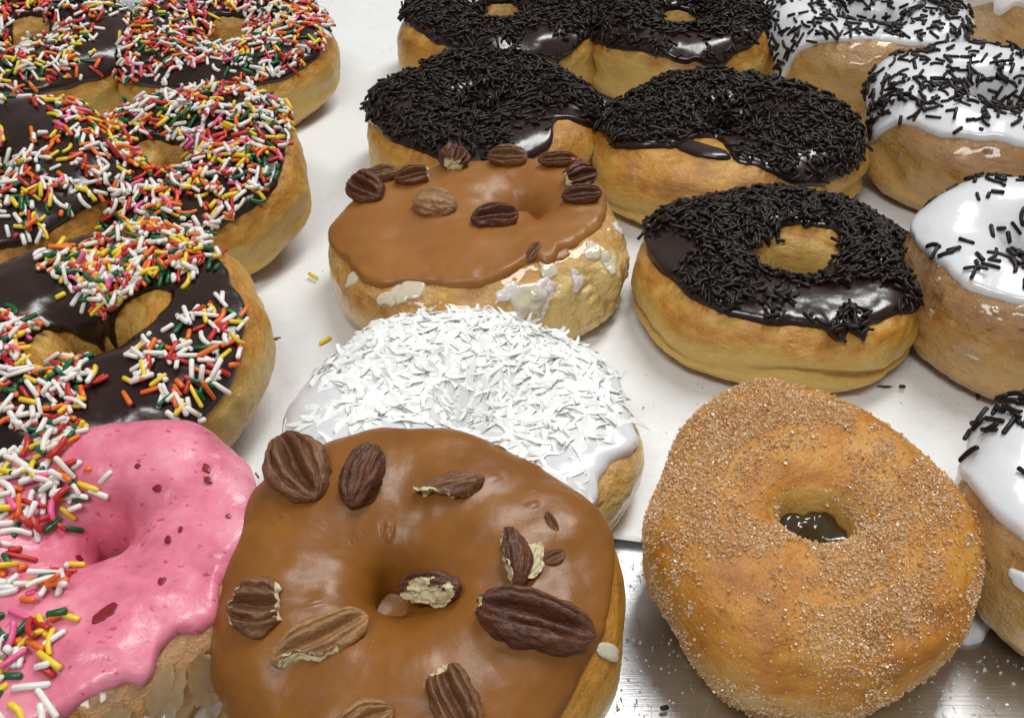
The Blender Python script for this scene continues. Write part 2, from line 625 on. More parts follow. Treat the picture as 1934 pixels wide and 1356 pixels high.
class Donut:
    def __init__(d, label, px, py, surf, rx=0, ry=0, rz=0, lift=0.0, res=(200, 96), dough=None, fryb=0.0, name="donut", group=None, torn=None):
        d.s = surf
        d.root = bpy.data.objects.new(name, None)
        COL.objects.link(d.root)
        tag(d.root, label, "donut", group)
        Rm = (Matrix.Rotation(R_(rz), 3, 'Z') @ Matrix.Rotation(R_(rx), 3, 'X') @ Matrix.Rotation(R_(ry), 3, 'Y'))
        d.Rm = np.array(Rm)
        nu, nv = res
        u = np.linspace(0, 2 * math.pi, nu, endpoint=False)
        v = np.linspace(0, 2 * math.pi, nv, endpoint=False)
        gu, gv = np.meshgrid(u, v, indexing='ij')
        P = surf.P(gu, gv)
        W = P.reshape(-1, 3) @ d.Rm.T * CM
        z0 = -W[:, 2].min() + lift * CM + 0.0011
        mid = d.Rm @ np.array([0, 0, surf.T / 2]) * CM
        c = at(px, py, z0 + mid[2])
        d.loc = np.array([c[0] - mid[0], c[1] - mid[1], z0])
        d.root.location = d.loc
        d.root.rotation_euler = Rm.to_euler()
        vd = np.degrees((gv + math.pi) % (2 * math.pi) - math.pi)
        # browning of the crust: pale proof band round the equator, brown shoulders and base
        ph = surf.seed * 1.7
        v0 = surf.cv + surf.cwav * (np.sin(2 * gu + ph) + 0.7 * np.sin(5 * gu + 2 * ph))
        fry = np.where(vd > 0, np.clip((vd - v0 - 4) / 34, 0, 1) * 0.62, np.clip((-(vd - v0) - 16) / 38, 0, 1) * 0.75)
        fry = np.where(np.abs(vd) > 130, 0.30, fry) + fryb + 0.03
        if torn:
            fry = torn(gu, gv, fry)
        d.body = obj("dough", mesh_np("dough", P.reshape(-1, 3) * CM, grid_faces(nu, nv), dough or M_dough, attrs={"fry": fry}), d.root)
        # lookup grid for putting things at a spot seen in the photograph
        lu = np.linspace(0, 2 * math.pi, 240, endpoint=False)
        lv = np.linspace(R_(-60), R_(235), 200)
        d.lu, d.lv = np.meshgrid(lu, lv, indexing='ij')
        p, n, _, _, _ = surf.frame(d.lu, d.lv)
        wp = d.world(p)
        d.lpix = project(wp)
        dirs = np.array([0, 0, CAM_H]) - wp
        d.lface = np.sum((n @ d.Rm.T) * dirs, -1)
        d.ldist = np.linalg.norm(dirs, axis=-1)
        d.icing = None
        d.th = 0.0

    def world(d, p):
        return p @ d.Rm.T * CM + d.loc

    def uv(d, px, py):
        e = np.hypot(d.lpix[..., 0] - px, d.lpix[..., 1] - py) + np.where(d.lface < 0, 1e4, 0)
        near = e <= e.min() + 9
        dm = d.ldist[near].min()
        e = np.where(near & (d.ldist < dm + 0.006), e, 1e5)
        i = np.unravel_index(np.argmin(e), e.shape)
        return d.lu[i], d.lv[i]

    # icing shell between an outer edge vo(u) and an inner edge vi(u), degrees
    def add_icing(d, m, vo=(20,), vi=(190,), th=0.16, ragged=6.0, drips=(), res=(360, 64), seed=1, lump=0.03, ripple=0.0, rings=(), bead=0.15, name="icing", vifine=5.0, soft=1.9, pads=()):
        s = d.s
        nu, nt = res
        u = np.linspace(0, 2 * math.pi, nu, endpoint=False)

        def rag(k, freq):
            c = np.stack([np.cos(u) * freq, np.sin(u) * freq, np.full(nu, k * 3.7)], -1)
            return fbm(c, seed * 7 + k, 4)
        VO = cat(vo, u) + ragged * rag(1, 2.2)
        VI = cat(vi, u) + vifine * rag(2, 1.6)
        for (az, w, dv) in drips:
            g = np.exp(-np.abs(adiff(u, R_(az)) / R_(w)) ** 3)
            if dv > 0:
                VO = VO - g * dv
            else:
                VI = VI - g * dv
        d.VO, d.VI, d.vu = VO, VI, u
        tpar = 0.5 - 0.5 * np.cos(np.linspace(0, math.pi, nt))
        gu = np.repeat(u[:, None], nt, 1)
        gv = np.radians(VO[:, None] + (VI - VO)[:, None] * tpar[None, :])
        p, n, a, b, _ = s.frame(gu, gv)
        e = np.clip(1 - np.abs(2 * tpar - 1), 0, 1)
        arc = np.radians(np.abs(VI - VO))[:, None] * np.linalg.norm(b, axis=-1).mean(1)[:, None] * e[None, :] / 2   # distance from nearest edge, cm
        roll = np.clip(1 - (1 - np.clip(arc / (th * soft), 0, 1)) ** 2, 0, 1) ** 0.6
        h = th * roll * (1 + bead * np.exp(-((arc - th * 1.6) / (th * 1.5)) ** 2))
        h = h + lump * fbm(p * 0.9 + seed, seed + 31, 3) * roll + ripple * vnoise(p * np.array([1.2, 2.5, 1.2]) + seed, seed + 77) * roll
        for (pxx, pyy, rr, hh) in rings:
            ru, rv = d.uv(pxx, pyy)
            q = s.P(np.array([ru]), np.array([rv]), False)[0]
            dist = np.linalg.norm(p - q, axis=-1)
            h = h + hh * np.exp(-((dist - rr) / (rr * 0.42)) ** 2) - hh * 0.7 * np.exp(-(dist / (rr * 0.6)) ** 2)
        for (pxx, pyy, rr, hh) in pads:                       # glaze drawn up round a nut pressed into it
            ru, rv = d.uv(pxx, pyy)
            q = s.P(np.array([ru]), np.array([rv]), False)[0]
            h = h + hh * np.exp(-(np.linalg.norm(p - q, axis=-1) / rr) ** 3)
        h = h - 0.05 * (1 - roll)
        P = p + n * h[..., None]
        d.th = th
        d.icing = obj(name, mesh_np(name, P.reshape(-1, 3) * CM, grid_faces(nu, nt, True, False), m), d.root)
        return d.icing

    # small raised patch of irregular outline lying on the surface
    def patch(d, name, m, px=None, py=None, az=None, vdeg=None, ru=0.5, rv=0.3, h=0.08, irr=0.35, seed=0, parent=None, rot=0.0, base=0.0, lobes=1.1, curl=0.0, dome=0.5, jag=0.0):
        s = d.s
        if px is not None:
            u0, v0 = d.uv(px, py)
        else:
            u0, v0 = R_(az), R_(vdeg)
        _, _, a, b, _ = s.frame(np.array([u0]), np.array([v0]))
        la, lb = np.linalg.norm(a[0]), np.linalg.norm(b[0])
        na, nr = 40, 9
        al = np.linspace(0, 2 * math.pi, na, endpoint=False)
        rr = np.sqrt(np.linspace(0.0, 1, nr))
        shp = 1 + irr * fbm(np.stack([np.cos(al) * lobes, np.sin(al) * lobes, al * 0 + seed * 2.3], -1), seed, 2)
        if jag:
            shp = shp + jag * (np.array([_hash(np.array([i]), np.array([seed]), np.array([3]), 5)[0] for i in range(na)]) - 0.5)
        ga, gr = np.meshgrid(al, rr, indexing='ij')
        x = gr * shp[:, None] * np.cos(ga) * ru
        y = gr * shp[:, None] * np.sin(ga) * rv
        cr, sr = math.cos(R_(rot)), math.sin(R_(rot))
        x, y = x * cr - y * sr, x * sr + y * cr
        p, n, _, _, _ = s.frame(u0 + x / la, v0 + y / lb)
        hh = h * (1 - gr ** 4) ** dome + base - 0.03 * (gr > 0.99) * (curl == 0) + curl * gr ** 3
        P = p + n * hh[..., None]
        return obj(name, mesh_np(name, P.reshape(-1, 3) * CM, grid_faces(na, nr, True, False), m), parent or d.root)

    def spots(d, n, base, spots, seed, vmin_margin=4, vlim=(-10, 215), above=None):
        """n random places on the icing, weighted by area and a density field"""
        rg = np.random.default_rng(seed)
        k = max(n * 14, 4000)
        u = rg.uniform(0, 2 * math.pi, k)
        v = np.radians(rg.uniform(vlim[0], vlim[1], k))
        p, nn, _, _, ar = d.s.frame(u, v)
        if d.icing is not None:
            vo = np.interp(u, d.vu, d.VO, period=2 * math.pi)
            vi = np.interp(u, d.vu, d.VI, period=2 * math.pi)
            vd = np.degrees(v)
            ok = (vd > vo + vmin_margin) & (vd < vi - vmin_margin)
        else:
            ok = np.ones(k, bool)
        den = np.full(k, float(base))
        for (px, py, r, w) in spots:
            uu, vv = d.uv(px, py)
            q = d.s.P(np.array([uu]), np.array([vv]), False)[0]
            den += w * np.exp(-(np.linalg.norm(p - q, axis=-1) / r) ** 4)
        den = np.clip(den, 0, 1.5)
        w = ar * den * ok
        n = min(n, int((w > 0).sum()))
        idx = rg.choice(k, n, replace=False, p=w / w.sum())
        return p[idx], nn[idx], rg


# ------------------------------------------------------------------ sprinkles
def capsule(L, r, bend=0.0, sides=7, seg=1):
    st = [(-L / 2, 0.55), (-L / 2 + r * 0.5, 1.0)]
    st += [(-L / 2 + r * 0.5 + (L - r) * (i + 1) / (seg + 1), 1.0) for i in range(seg)] if seg > 0 and bend else []
    st += [(L / 2 - r * 0.5, 1.0), (L / 2, 0.55)]
    vs = []
    for (x, k) in st:
        for i in range(sides):
            a = 2 * math.pi * i / sides
            vs.append((x, r * k * math.cos(a) + bend * (1 - (2 * x / L) ** 2), r * k * math.sin(a)))
    fs = []
    m = len(st)
    for j in range(m - 1):
        for i in range(sides):
            i2 = (i + 1) % sides
            fs.append((j * sides + i, (j + 1) * sides + i, (j + 1) * sides + i2, j * sides + i2))
    n0 = len(vs)
    vs += [(-L / 2 - r * 0.08, 0, 0), (L / 2 + r * 0.08, 0, 0)]
    for i in range(sides):
        i2 = (i + 1) % sides
        fs.append((n0, i, i2, i2))
        fs.append((n0 + 1, (m - 1) * sides + i2, (m - 1) * sides + i, (m - 1) * sides + i))
    return np.array(vs), [tuple(dict.fromkeys(f)) for f in fs]


def tri(fs):
    out = []
    for f in fs:
        out.append(f[:3])
        if len(f) == 4:
            out.append((f[0], f[2], f[3]))
    return np.array(out)


KINDS_R = [capsule(0.36, 0.070), capsule(0.50, 0.070), capsule(0.64, 0.068), capsule(0.60, 0.068, 0.08, seg=2), capsule(0.22, 0.072)]
KINDS_J = [capsule(0.32, 0.060), capsule(0.42, 0.058), capsule(0.54, 0.057), capsule(0.52, 0.057, 0.08, seg=2), capsule(0.20, 0.062)]
WK = [0.22, 0.34, 0.22, 0.14, 0.08]
MESH_CACHE = {}


def sprinkle_mesh(kind, k, m):
    key = (kind, k, m.name)
    if key not in MESH_CACHE:
        vs, fs = (KINDS_R if kind == 'r' else KINDS_J)[k]
        MESH_CACHE[key] = mesh_np("sprinkle", vs * CM, tri(fs), m)
    return MESH_CACHE[key]


def frame_mat(p, n, t):
    b = np.cross(n, t)
    M = np.eye(4)
    M[:3, 0], M[:3, 1], M[:3, 2], M[:3, 3] = t, b, n, p
    return M


def layer_heights(p, r, step, cap):
    cells, out = {}, []
    for q in p:
        key = tuple(np.floor(q / r).astype(int))
        c = 0
        for dx in (-1, 0, 1):
            for dy in (-1, 0, 1):
                for dz in (-1, 0, 1):
                    for w in cells.get((key[0] + dx, key[1] + dy, key[2] + dz), ()):
                        if (w[0] - q[0]) ** 2 + (w[1] - q[1]) ** 2 + (w[2] - q[2]) ** 2 < r * r:
                            c += 1
        out.append(min(cap, c * step))
        cells.setdefault(key, []).append(q)
    return np.array(out)


def sprinkle(d, kind, n, base, spots, seed, limit=300, cap=2.2, vlim=(-10, 215), margin=4, scale=None):
    scale = scale or (1.05 if kind == 'r' else 0.98)
    p, nn, rg = d.spots(n, base, spots, seed, margin, vlim)
    n = len(p)
    lay = layer_heights(p, 0.26, 0.42, cap)
    rad = 0.075
    h = d.th + rad * 0.55 + lay * rad * 1.5
    items = []
    mats = [m for m, _ in RAINBOW] if kind == 'r' else [M_jimmy]
    pw = [w for _, w in RAINBOW] if kind == 'r' else [1.0]
    kinds = KINDS_R if kind == 'r' else KINDS_J
    mi = rg.choice(len(mats), n, p=np.array(pw) / sum(pw))
    ki = rg.choice(5, n, p=WK)
    for i in range(n):
        t = np.cross(nn[i], rg.normal(size=3))
        t /= np.linalg.norm(t)
        tilt = rg.normal(0, (0.10 + 0.13 * min(lay[i], 1.5)) * (1.0 if kind == 'r' else 0.6))
        t2 = t * math.cos(tilt) + nn[i] * math.sin(tilt)
        n2 = nn[i] * math.cos(tilt) - t * math.sin(tilt)
        up = abs(math.sin(tilt)) * 0.16
        M = frame_mat((p[i] + nn[i] * (h[i] + up)) * CM, n2, t2)
        M[:3, 0] *= scale * rg.uniform(0.78, 1.15)
        M[:3, 1:3] *= scale * rg.uniform(0.84, 1.14)
        items.append(M)
    wp = d.world(p)
    dirs = np.array([0, 0, CAM_H]) - wp
    dist = np.linalg.norm(dirs, axis=1)
    face = np.sum((nn @ d.Rm.T) * dirs, 1) / dist
    pix = project(wp)
    inside = (pix[:, 0] > -20) & (pix[:, 0] < IW + 20) & (pix[:, 1] > -20) & (pix[:, 1] < IH + 20)
    score = face + 0.35 * lay + np.where(inside, 0, -10)
    order = np.argsort(-score)
    single = set(order[:limit].tolist())
    single = {i for i in single if inside[i] and face[i] > -0.15}
    par = d.icing or d.root
    for i in sorted(single):
        obj("sprinkle", sprinkle_mesh(kind, ki[i], mats[mi[i]]), par, Matrix(items[i].tolist()))
    rest = [i for i in range(n) if i not in single]
    if rest:
        V, F, MI, off = [], [], [], 0
        for i in rest:
            vs, fs = kinds[ki[i]]
            ft = tri(fs)
            V.append(vs * CM @ items[i][:3, :3].T + items[i][:3, 3])
            F.append(ft + off)
            MI.append(np.full(len(ft), mi[i]))
            off += len(vs)
        o = obj("sprinkle_pile", mesh_np("sprinkle_pile", np.concatenate(V), np.concatenate(F), mats, np.concatenate(MI)), par)
        o["kind"] = "stuff"


# ------------------------------------------------------------------ pecans
def pecan_mesh(L, W, H, seed, cuts=(), m=None, groove=0.55, flat=1.0):
    ns, npz = 44, 104
    s_ = -np.cos(np.linspace(0.03, math.pi - 0.03, ns))
    ps = np.linspace(0, 2 * math.pi, npz, endpoint=False)
    gs, gp = np.meshgrid(s_, ps, indexing='ij')
    w = np.clip(1 - np.abs(gs) ** 2.1, 0, 1) ** 0.60
    deg = np.degrees(gp)
    fade = np.clip(1.15 - np.abs(gs) ** 3, 0, 1)

    def g(c, wd):
        return np.exp(-(((deg - c + 180) % 360 - 180) / wd) ** 2)
    wob = 7 * np.sin(gs * 3 + seed)
    x = gs * L / 2
    tt_ = np.cos(gp) + 0.06 * np.sin(gs * 3 + seed)
    topk = 1 - groove * 1.35 * np.exp(-(tt_ / 0.24) ** 2) * fade - 0.46 * np.exp(-((np.abs(tt_) - 0.56 - 0.08 * gs * gs) / 0.085) ** 2) * fade
    botk = 1 - 0.22 * np.exp(-((np.abs(tt_) - 0.48) / 0.09) ** 2) * fade - 0.10 * np.exp(-(tt_ / 0.10) ** 2)
    sg = np.sin(gp)
    z = H / 2 * w * np.sign(sg) * np.abs(sg) ** 0.75 * np.where(sg > 0, flat * np.maximum(topk, -0.25), botk)
    y = W / 2 * w * np.cos(gp) * (1 + 0.05 * np.sin(gs * 5 + seed * 2))
    p = np.stack([x, y, z], -1)
    nr = p.copy()
    nr[..., 0] *= 0.3
    nr /= np.maximum(np.linalg.norm(nr, axis=-1, keepdims=True), 1e-6)
    q = p * np.array([2.2, 4.5, 4.5]) + seed * 5.1
    dd = 0.08 * (np.abs(vnoise(q, seed)) - 0.35) + 0.035 * vnoise(q * 2.3, seed + 3) + 0.012 * vnoise(q * 5, seed + 4)
    p = p + nr * (dd * min(W, H) * 1.1 * w)[..., None]
    hit = np.zeros(p.shape[:2], bool)
    for (nx_, ny_, nz_, dd_) in cuts:
        nv = np.array([nx_, ny_, nz_], float)
        nv /= np.linalg.norm(nv)
        jit = 0.07 * fbm(p * 5.0 + seed, seed + 9, 3) * min(L, 1.6)
        ex = p @ nv - (dd_ + jit)
        m_ = ex > 0
        p = p - nv * (np.where(m_, ex, 0))[..., None]
        hit |= m_
    f = grid_faces(ns, npz, False, True)
    hv = hit.reshape(-1)
    mi = hv[f].all(1).astype(int)
    V = p.reshape(-1, 3)
    # close both ends with fans (as degenerate-free triangles joined as quads is not possible): two extra points
    n0 = len(V)
    V = np.vstack([V, V[:npz].mean(0), V[-npz:].mean(0)])
    tr = [(a, b, c) for (a, b, c, d_) in f] + [(a, c, d_) for (a, b, c, d_) in f]
    mi = list(mi) + list(mi)
    for i in range(npz):
        j = (i + 1) % npz
        tr.append((n0, j, i))
        tr.append((n0 + 1, (ns - 1) * npz + i, (ns - 1) * npz + j))
        mi += [int(hv[0]), int(hv[-1])]
    return mesh_np("pecan", V * CM, np.array(tr)[:, ::-1], [m or M_pecan, M_flesh], mi)


def add_pecan(d, px, py, ang, L, W, H, seed, roll=0, cuts=(), m=None, lift=0.0, pitch=0, groove=0.55, name="pecan", label=None, face=0.25):
    u, v = d.uv(px, py)
    p, n, _, _, _ = d.s.frame(np.array([u]), np.array([v]))
    p, n = p[0], n[0]
    view = np.array([0, 0, CAM_H]) - d.world(p)
    view = (view / np.linalg.norm(view)) @ d.Rm
    seat = n.copy()
    n = n * (1 - face) + view * face
    n /= np.linalg.norm(n)
    e1 = np.cross(n, [0.0, 1.0, 0.0])
    e1 /= np.linalg.norm(e1)
    e2 = np.cross(n, e1)
    best = None
    for k in range(360):                                     # long axis that points along ang in the picture
        tt_ = e1 * math.cos(R_(k)) + e2 * math.sin(R_(k))
        w_ = d.Rm @ tt_
        ia = math.degrees(math.atan2(w_ @ CU, w_ @ CX))
        er = abs((ia - ang + 180) % 360 - 180)
        if best is None or er < best[0]:
            best = (er, tt_)
    t = best[1]
    M = Matrix(frame_mat((p + seat * (d.th + lift)) * CM, n, t).tolist())
    M = M @ Matrix.Rotation(R_(pitch), 4, 'Y') @ Matrix.Rotation(R_(roll), 4, 'X')
    o = obj(name, pecan_mesh(L, W, H, seed, cuts, m, groove), d.root, M)
    if label:
        o["label"] = label
    return o


# ================================================================== the donuts
GR = "chocolate donuts with rainbow sprinkles"
GJ = "chocolate donuts with chocolate sprinkles"
GW = "white iced donuts with chocolate sprinkles"

# ---- rainbow sprinkle donuts on the left
s = Surf(5.15, 3.5, 1.0, seed=1, crease=0.22)
d = Donut("rainbow sprinkled chocolate donut in the top left corner", 62, 118, s, rx=8, fryb=0.06, group=GR)
d.add_icing(M_choc, vo=(20, 20, 20, 20, 20, 20, 20, 30, 42, 46, 36, 20), vi=(165, 165, 135, 130, 135, 165, 170, 175, 175, 175, 170, 165), seed=11, ragged=7)
sprinkle(d, 'r', 900, 1.0, [(235, 70, 1.5, -1.0), (215, 120, 1.3, -0.9), (210, 20, 1.0, -0.6)], 101)

s = Surf(5.15, 3.4, 0.9, seed=2, out=(1.0, 1.0, .97, .95, .97, 1.0, 1.0, 1.0, 1.0, 1.02, 1.03, 1.02))
d = Donut("rainbow sprinkled chocolate donut at the back, beside the bare paper strip", 434, 112, s, rx=8, fryb=0.03, group=GR)
d.add_icing(M_choc, vo=(38, 22, 20, 20, 20, 20, 18, 14, 36, 42, 40, 38), vi=(165, 150, 135, 130, 135, 160, 180, 185, 185, 180, 175, 170), seed=12)
sprinkle(d, 'r', 1200, 1.0, [(350, 150, 0.65, -1.0), (400, 140, 0.55, -1.0), (440, 45, 0.5, -0.6)], 102)

s = Surf(4.35, 3.2, 0.75, seed=3, hole=(-0.35, 0.1), out=(1.02, 1.0, 1.0, .98, .96, .96, 1.0, 1.02, 1.02, 1.02, 1.05, 1.06), crease=0.2)
d = Donut("rainbow sprinkled chocolate donut in the middle of the left cluster", 366, 346, s, rx=15, ry=-4, lift=0.1, fryb=0.02, group=GR)
d.add_icing(M_choc, vo=(44, 36, 22, 18, 18, 18, 16, 16, 24, 38, 46, 48), vi=(185, 175, 165, 150, 140, 120, 115, 130, 170, 185, 190, 190), seed=13)
sprinkle(d, 'r', 1080, 1.0, [(300, 355, 0.5, -0.8), (390, 270, 0.4, -0.8), (225, 330, 0.45, -0.7)], 103, cap=2.0)

s = Surf(5.0, 3.6, 1.1, seed=4)
d = Donut("rainbow sprinkled chocolate donut cut by the left edge, bare icing on top", -20, 385, s, rx=12, lift=0.1, fryb=0.05, group=GR)
d.add_icing(M_choc, vo=(28, 22, 20, 20, 20, 20, 20, 30, 40, 46, 46, 38), vi=(175,), seed=14)
sprinkle(d, 'r', 820, 1.0, [(40, 228, 1.0, -1.1), (75, 245, 0.7, -0.7), (135, 280, 0.6, -0.8)], 104)

s = Surf(4.95, 3.3, 0.92, seed=5, hole=(0.0, 0.0), hin=(1.15, 1.1, 1.0, .95, 1.0, 1.05, 1.1, 1.15, 1.2, 1.1, 1.0, 1.05), out=(1.0, 1.0, .98, .95, .95, .97, 1.0, 1, 1, 1, 1.0, 1.0), crease=0.08)
d = Donut("half bare chocolate donut with patches of rainbow sprinkles, above the pink one", 196, 676, s, rx=9, ry=-2, lift=0.2, res=(260, 110), group=GR)
d.add_icing(M_choc, vo=(44, 48, 40, 22, 16, 16, 16, 16, 16, 16, 18, 32), vi=(124, 100, 150, 172, 176, 165, 140, 118, 112, 130, 165, 150), seed=15, ragged=8, vifine=10, th=0.15, ripple=0.03,
            drips=((82, 9, -14), (262, 10, -16), (240, 6, 8)))
sprinkle(d, 'r', 430, 0.0, [(270, 480, 1.5, 1.0), (180, 520, 0.9, 1.0), (370, 480, 0.9, 0.8), (110, 500, 0.5, 0.8), (250, 560, 0.7, 0.7)], 105, cap=1.8, limit=140)
p0 = d
sprinkle(d, 'r', 115, 0.0, [(380, 690, 1.5, 0.9), (290, 690, 0.8, 0.7), (420, 610, 0.8, 0.7), (340, 750, 0.6, 0.5)], 106, cap=1.0, limit=90)
sprinkle(d, 'r', 250, 0.0, [(40, 700, 1.3, 1.0), (90, 760, 0.9, 0.9), (20, 640, 0.7, 0.5), (150, 740, 0.5, 0.5)], 107, cap=1.6, limit=90)

# ---- pink strawberry donut
s = Surf(4.9, 3.5, 0.7, seed=6, hole=(0.6, 1.35), out=(.96, 1.02, .97, .90, .9, .95, 1, 1, .98, .92, .86, .87), crease=0.20, cv=-2, amp=0.14, thick=(1.0, 1.05, 1.08, 1.05, 1, 1, 1, 1, 1, 1, 1, 1))
d = Donut("pink strawberry iced donut with sprinkles on its left side, front left corner", 140, 1160, s, rx=6, ry=-2, lift=0.3, res=(300, 130), dough=M_dough_gl)
d.add_icing(M_pink, vo=(52, 28, 12, 8, 8, 10, 10, 10, 24, 44, 58, 62), vi=(238,), th=0.17, ragged=9, seed=16, lump=0.05, ripple=0.05, res=(420, 90),
            drips=((315, 5, 12), (338, 6, 8)))
sprinkle(d, 'r', 250, 0.0, [(40, 900, 1.4, 1.0), (100, 850, 0.8, 0.9), (20, 980, 0.9, 0.6), (0, 1060, 0.7, 0.35), (30, 1120, 0.8, 0.35), (60, 1200, 0.9, 0.45), (20, 1300, 1.0, 0.5), (120, 1100, 0.8, 0.2), (160, 900, 0.5, 0.5)], 108, cap=1.4)
pink = d
for i, (x, y, ru, rv) in enumerate(((200, 1165, .26, .17), (305, 1105, .12, .1), (390, 890, .13, .08), (305, 928, .12, .1), (395, 915, .1, .08), (325, 1025, .11, .08), (228, 1057, .09, .07), (265, 885, .09, .06), (195, 892, .12, .08), (480, 905, .1, .06), (140, 1060, .1, .1), (345, 1010, .08, .06), (430, 985, .07, .06))):
    d.patch("strawberry_bit", M_jam, x, y, ru=ru, rv=rv, h=0.018, irr=0.3, lobes=1.2, seed=i, base=d.th + 0.0, parent=d.icing)
for i, (az, vv, ru, rv, rt) in enumerate(((318, 30, .7, .35, 50), (332, 22, .6, .5, 20), (342, 34, .6, .35, 40), (326, 4, .5, .35, 35), (308, 14, .6, .3, 60), (346, 6, .5, .45, 10), (300, 34, .6, .35, 30), (338, -14, .5, .3, 80), (314, -8, .5, .35, 15))):
    d.patch("glaze_flake", M_flake, az=az, vdeg=vv, ru=ru, rv=rv, h=0.03, irr=0.35, jag=0.25, seed=40 + i, base=0.035, rot=rt, curl=0.08 + 0.07 * (i % 3), dome=1.0)

# ---- maple donut with pecans, front
s = Surf(4.62, 3.4, 0.5, seed=7, hole=(-0.55, -0.15), crease=0.15, cv=-12, amp=0.10, fine=0.01,
         out=(1.0, .97, .93, .98, 1.05, 1.02, .98, 1.0, 1.0, 1.0, 1.0, 1.02), thick=(1.0, 1.0, .97, .98, 1.02, 1, 1, 1, 1, 1, 1, 1), px=0.9, pz=0.72)
d = Donut("smooth maple iced donut topped with pecans, front centre of the tray", 797, 1150, s, rx=10, lift=0.5, res=(300, 130), dough=M_dough)
d.add_icing(M_maple, vo=(34, 16, 4, -4, -4, -4, 4, 10, 14, 20, 34, 42), vi=(245,), th=0.17, ragged=5, seed=17, lump=0.05, ripple=0.02, res=(480, 130), bead=0.1,
            rings=((530, 990, .12, .045), (733, 1000, .13, .045), (940, 855, .09, .05), (1003, 962, .06, .05), (1000, 880, .2, .03), (690, 862, .1, .02), (600, 960, .07, .02)) + tuple((float(a_), float(b_), .035 + .03 * (k_ % 3) / 2, .018) for k_, (a_, b_) in enumerate(np.random.default_rng(77).uniform((450, 830), (1130, 1340), (26, 2)))),
            pads=((572, 906, 1.0, .10), (682, 918, .7, .10), (848, 938, .6, .08), (975, 1058, .6, .10), (1003, 1186, .95, .11), (494, 1158, .8, .10), (605, 1216, .8, .08), (857, 1330, .7, .08)))
maple = d
ga, gr = np.meshgrid(np.linspace(0, 2 * math.pi, 64, endpoint=False), np.linspace(0, 1, 16), indexing='ij')
Pf = np.stack([gr * 1.35 * np.cos(ga) + s.hole[0], gr * 1.35 * np.sin(ga) + s.hole[1], 2.0 + 0.55 * gr ** 2], -1)
Pf[..., 2] += 0.03 * fbm(Pf * 1.2, 3, 2)
obj("icing_pool", mesh_np("icing_pool", Pf.reshape(-1, 3) * CM, grid_faces(64, 16, True, False), M_maple), d.root)
add_pecan(d, 572, 906, -50, 2.15, 1.42, 1.05, 1, lift=0.24, groove=0.80, roll=0)
add_pecan(d, 682, 918, 74, 1.75, 0.88, 0.9, 2, roll=170, cuts=((1, 0.1, 0.3, 0.78),), m=M_pecan_dark, lift=0.22)
add_pecan(d, 848, 938, 17, 1.75, 0.75, 0.62, 3, roll=150, cuts=((-0.5, 0.75, 0.65, 0.13),), lift=0.10)
add_pecan(d, 968, 1070, 103, 1.45, 0.75, 0.9, 4, roll=190, cuts=((0, -1, 0.3, 0.12),), m=M_pecan_dark, lift=0.14)
add_pecan(d, 1000, 1074, 75, 0.95, 0.62, 0.7, 14, roll=40, cuts=((0, 0.2, 1, 0.02), (1, .4, 0, .3)), lift=0.24, label="pale broken pecan fragment")
add_pecan(d, 1003, 1186, -14, 2.6, 1.25, 1.0, 5, cuts=((-1, -0.3, 0, 1.12),), m=M_pecan_dark, lift=0.20, roll=-10, groove=0.72)
add_pecan(d, 832, 1132, 6, 1.5, 0.75, 0.8, 6, roll=195, cuts=((0.1, 0.75, -0.8, 0.22),), m=M_pecan_dark, lift=0.30)
add_pecan(d, 752, 1140, -25, 0.9, 0.5, 0.25, 15, cuts=((0, 0, 1, -0.05),), lift=0.12, label="pale pecan sliver in the hole")
add_pecan(d, 494, 1158, 2, 1.4, 1.25, 0.9, 7, cuts=((1, 0.1, 0, 0.42), (-1, 0.1, 0, 0.5)), lift=0.12, groove=0.65)
add_pecan(d, 605, 1216, 22, 2.15, 1.0, 0.62, 8, m=M_pecan_tan, lift=0.08, groove=0.7, cuts=((-0.35, -1, 0.1, 0.40),))
add_pecan(d, 857, 1330, -62, 1.7, 0.95, 0.8, 9, lift=0.12, groove=0.6, cuts=((-1, 0, 0.2, 0.62),))
add_pecan(d, 690, 1366, 20, 1.2, 0.8, 0.6, 10, m=M_pecan_tan, lift=0.14, groove=0.5)
add_pecan(d, 1040, 1000, -60, 0.6, 0.22, 0.2, 16, m=M_pecan, lift=0.03, name="pecan_crumb")
add_pecan(d, 1045, 1062, 20, 0.55, 0.36, 0.2, 17, m=M_pecan, lift=0.02, name="pecan_crumb")
d.patch("glaze_smear", M_cream, 1148, 1232, ru=.2, rv=.4, h=.03, irr=.3, seed=60, base=0.05, dome=1.0, rot=20)

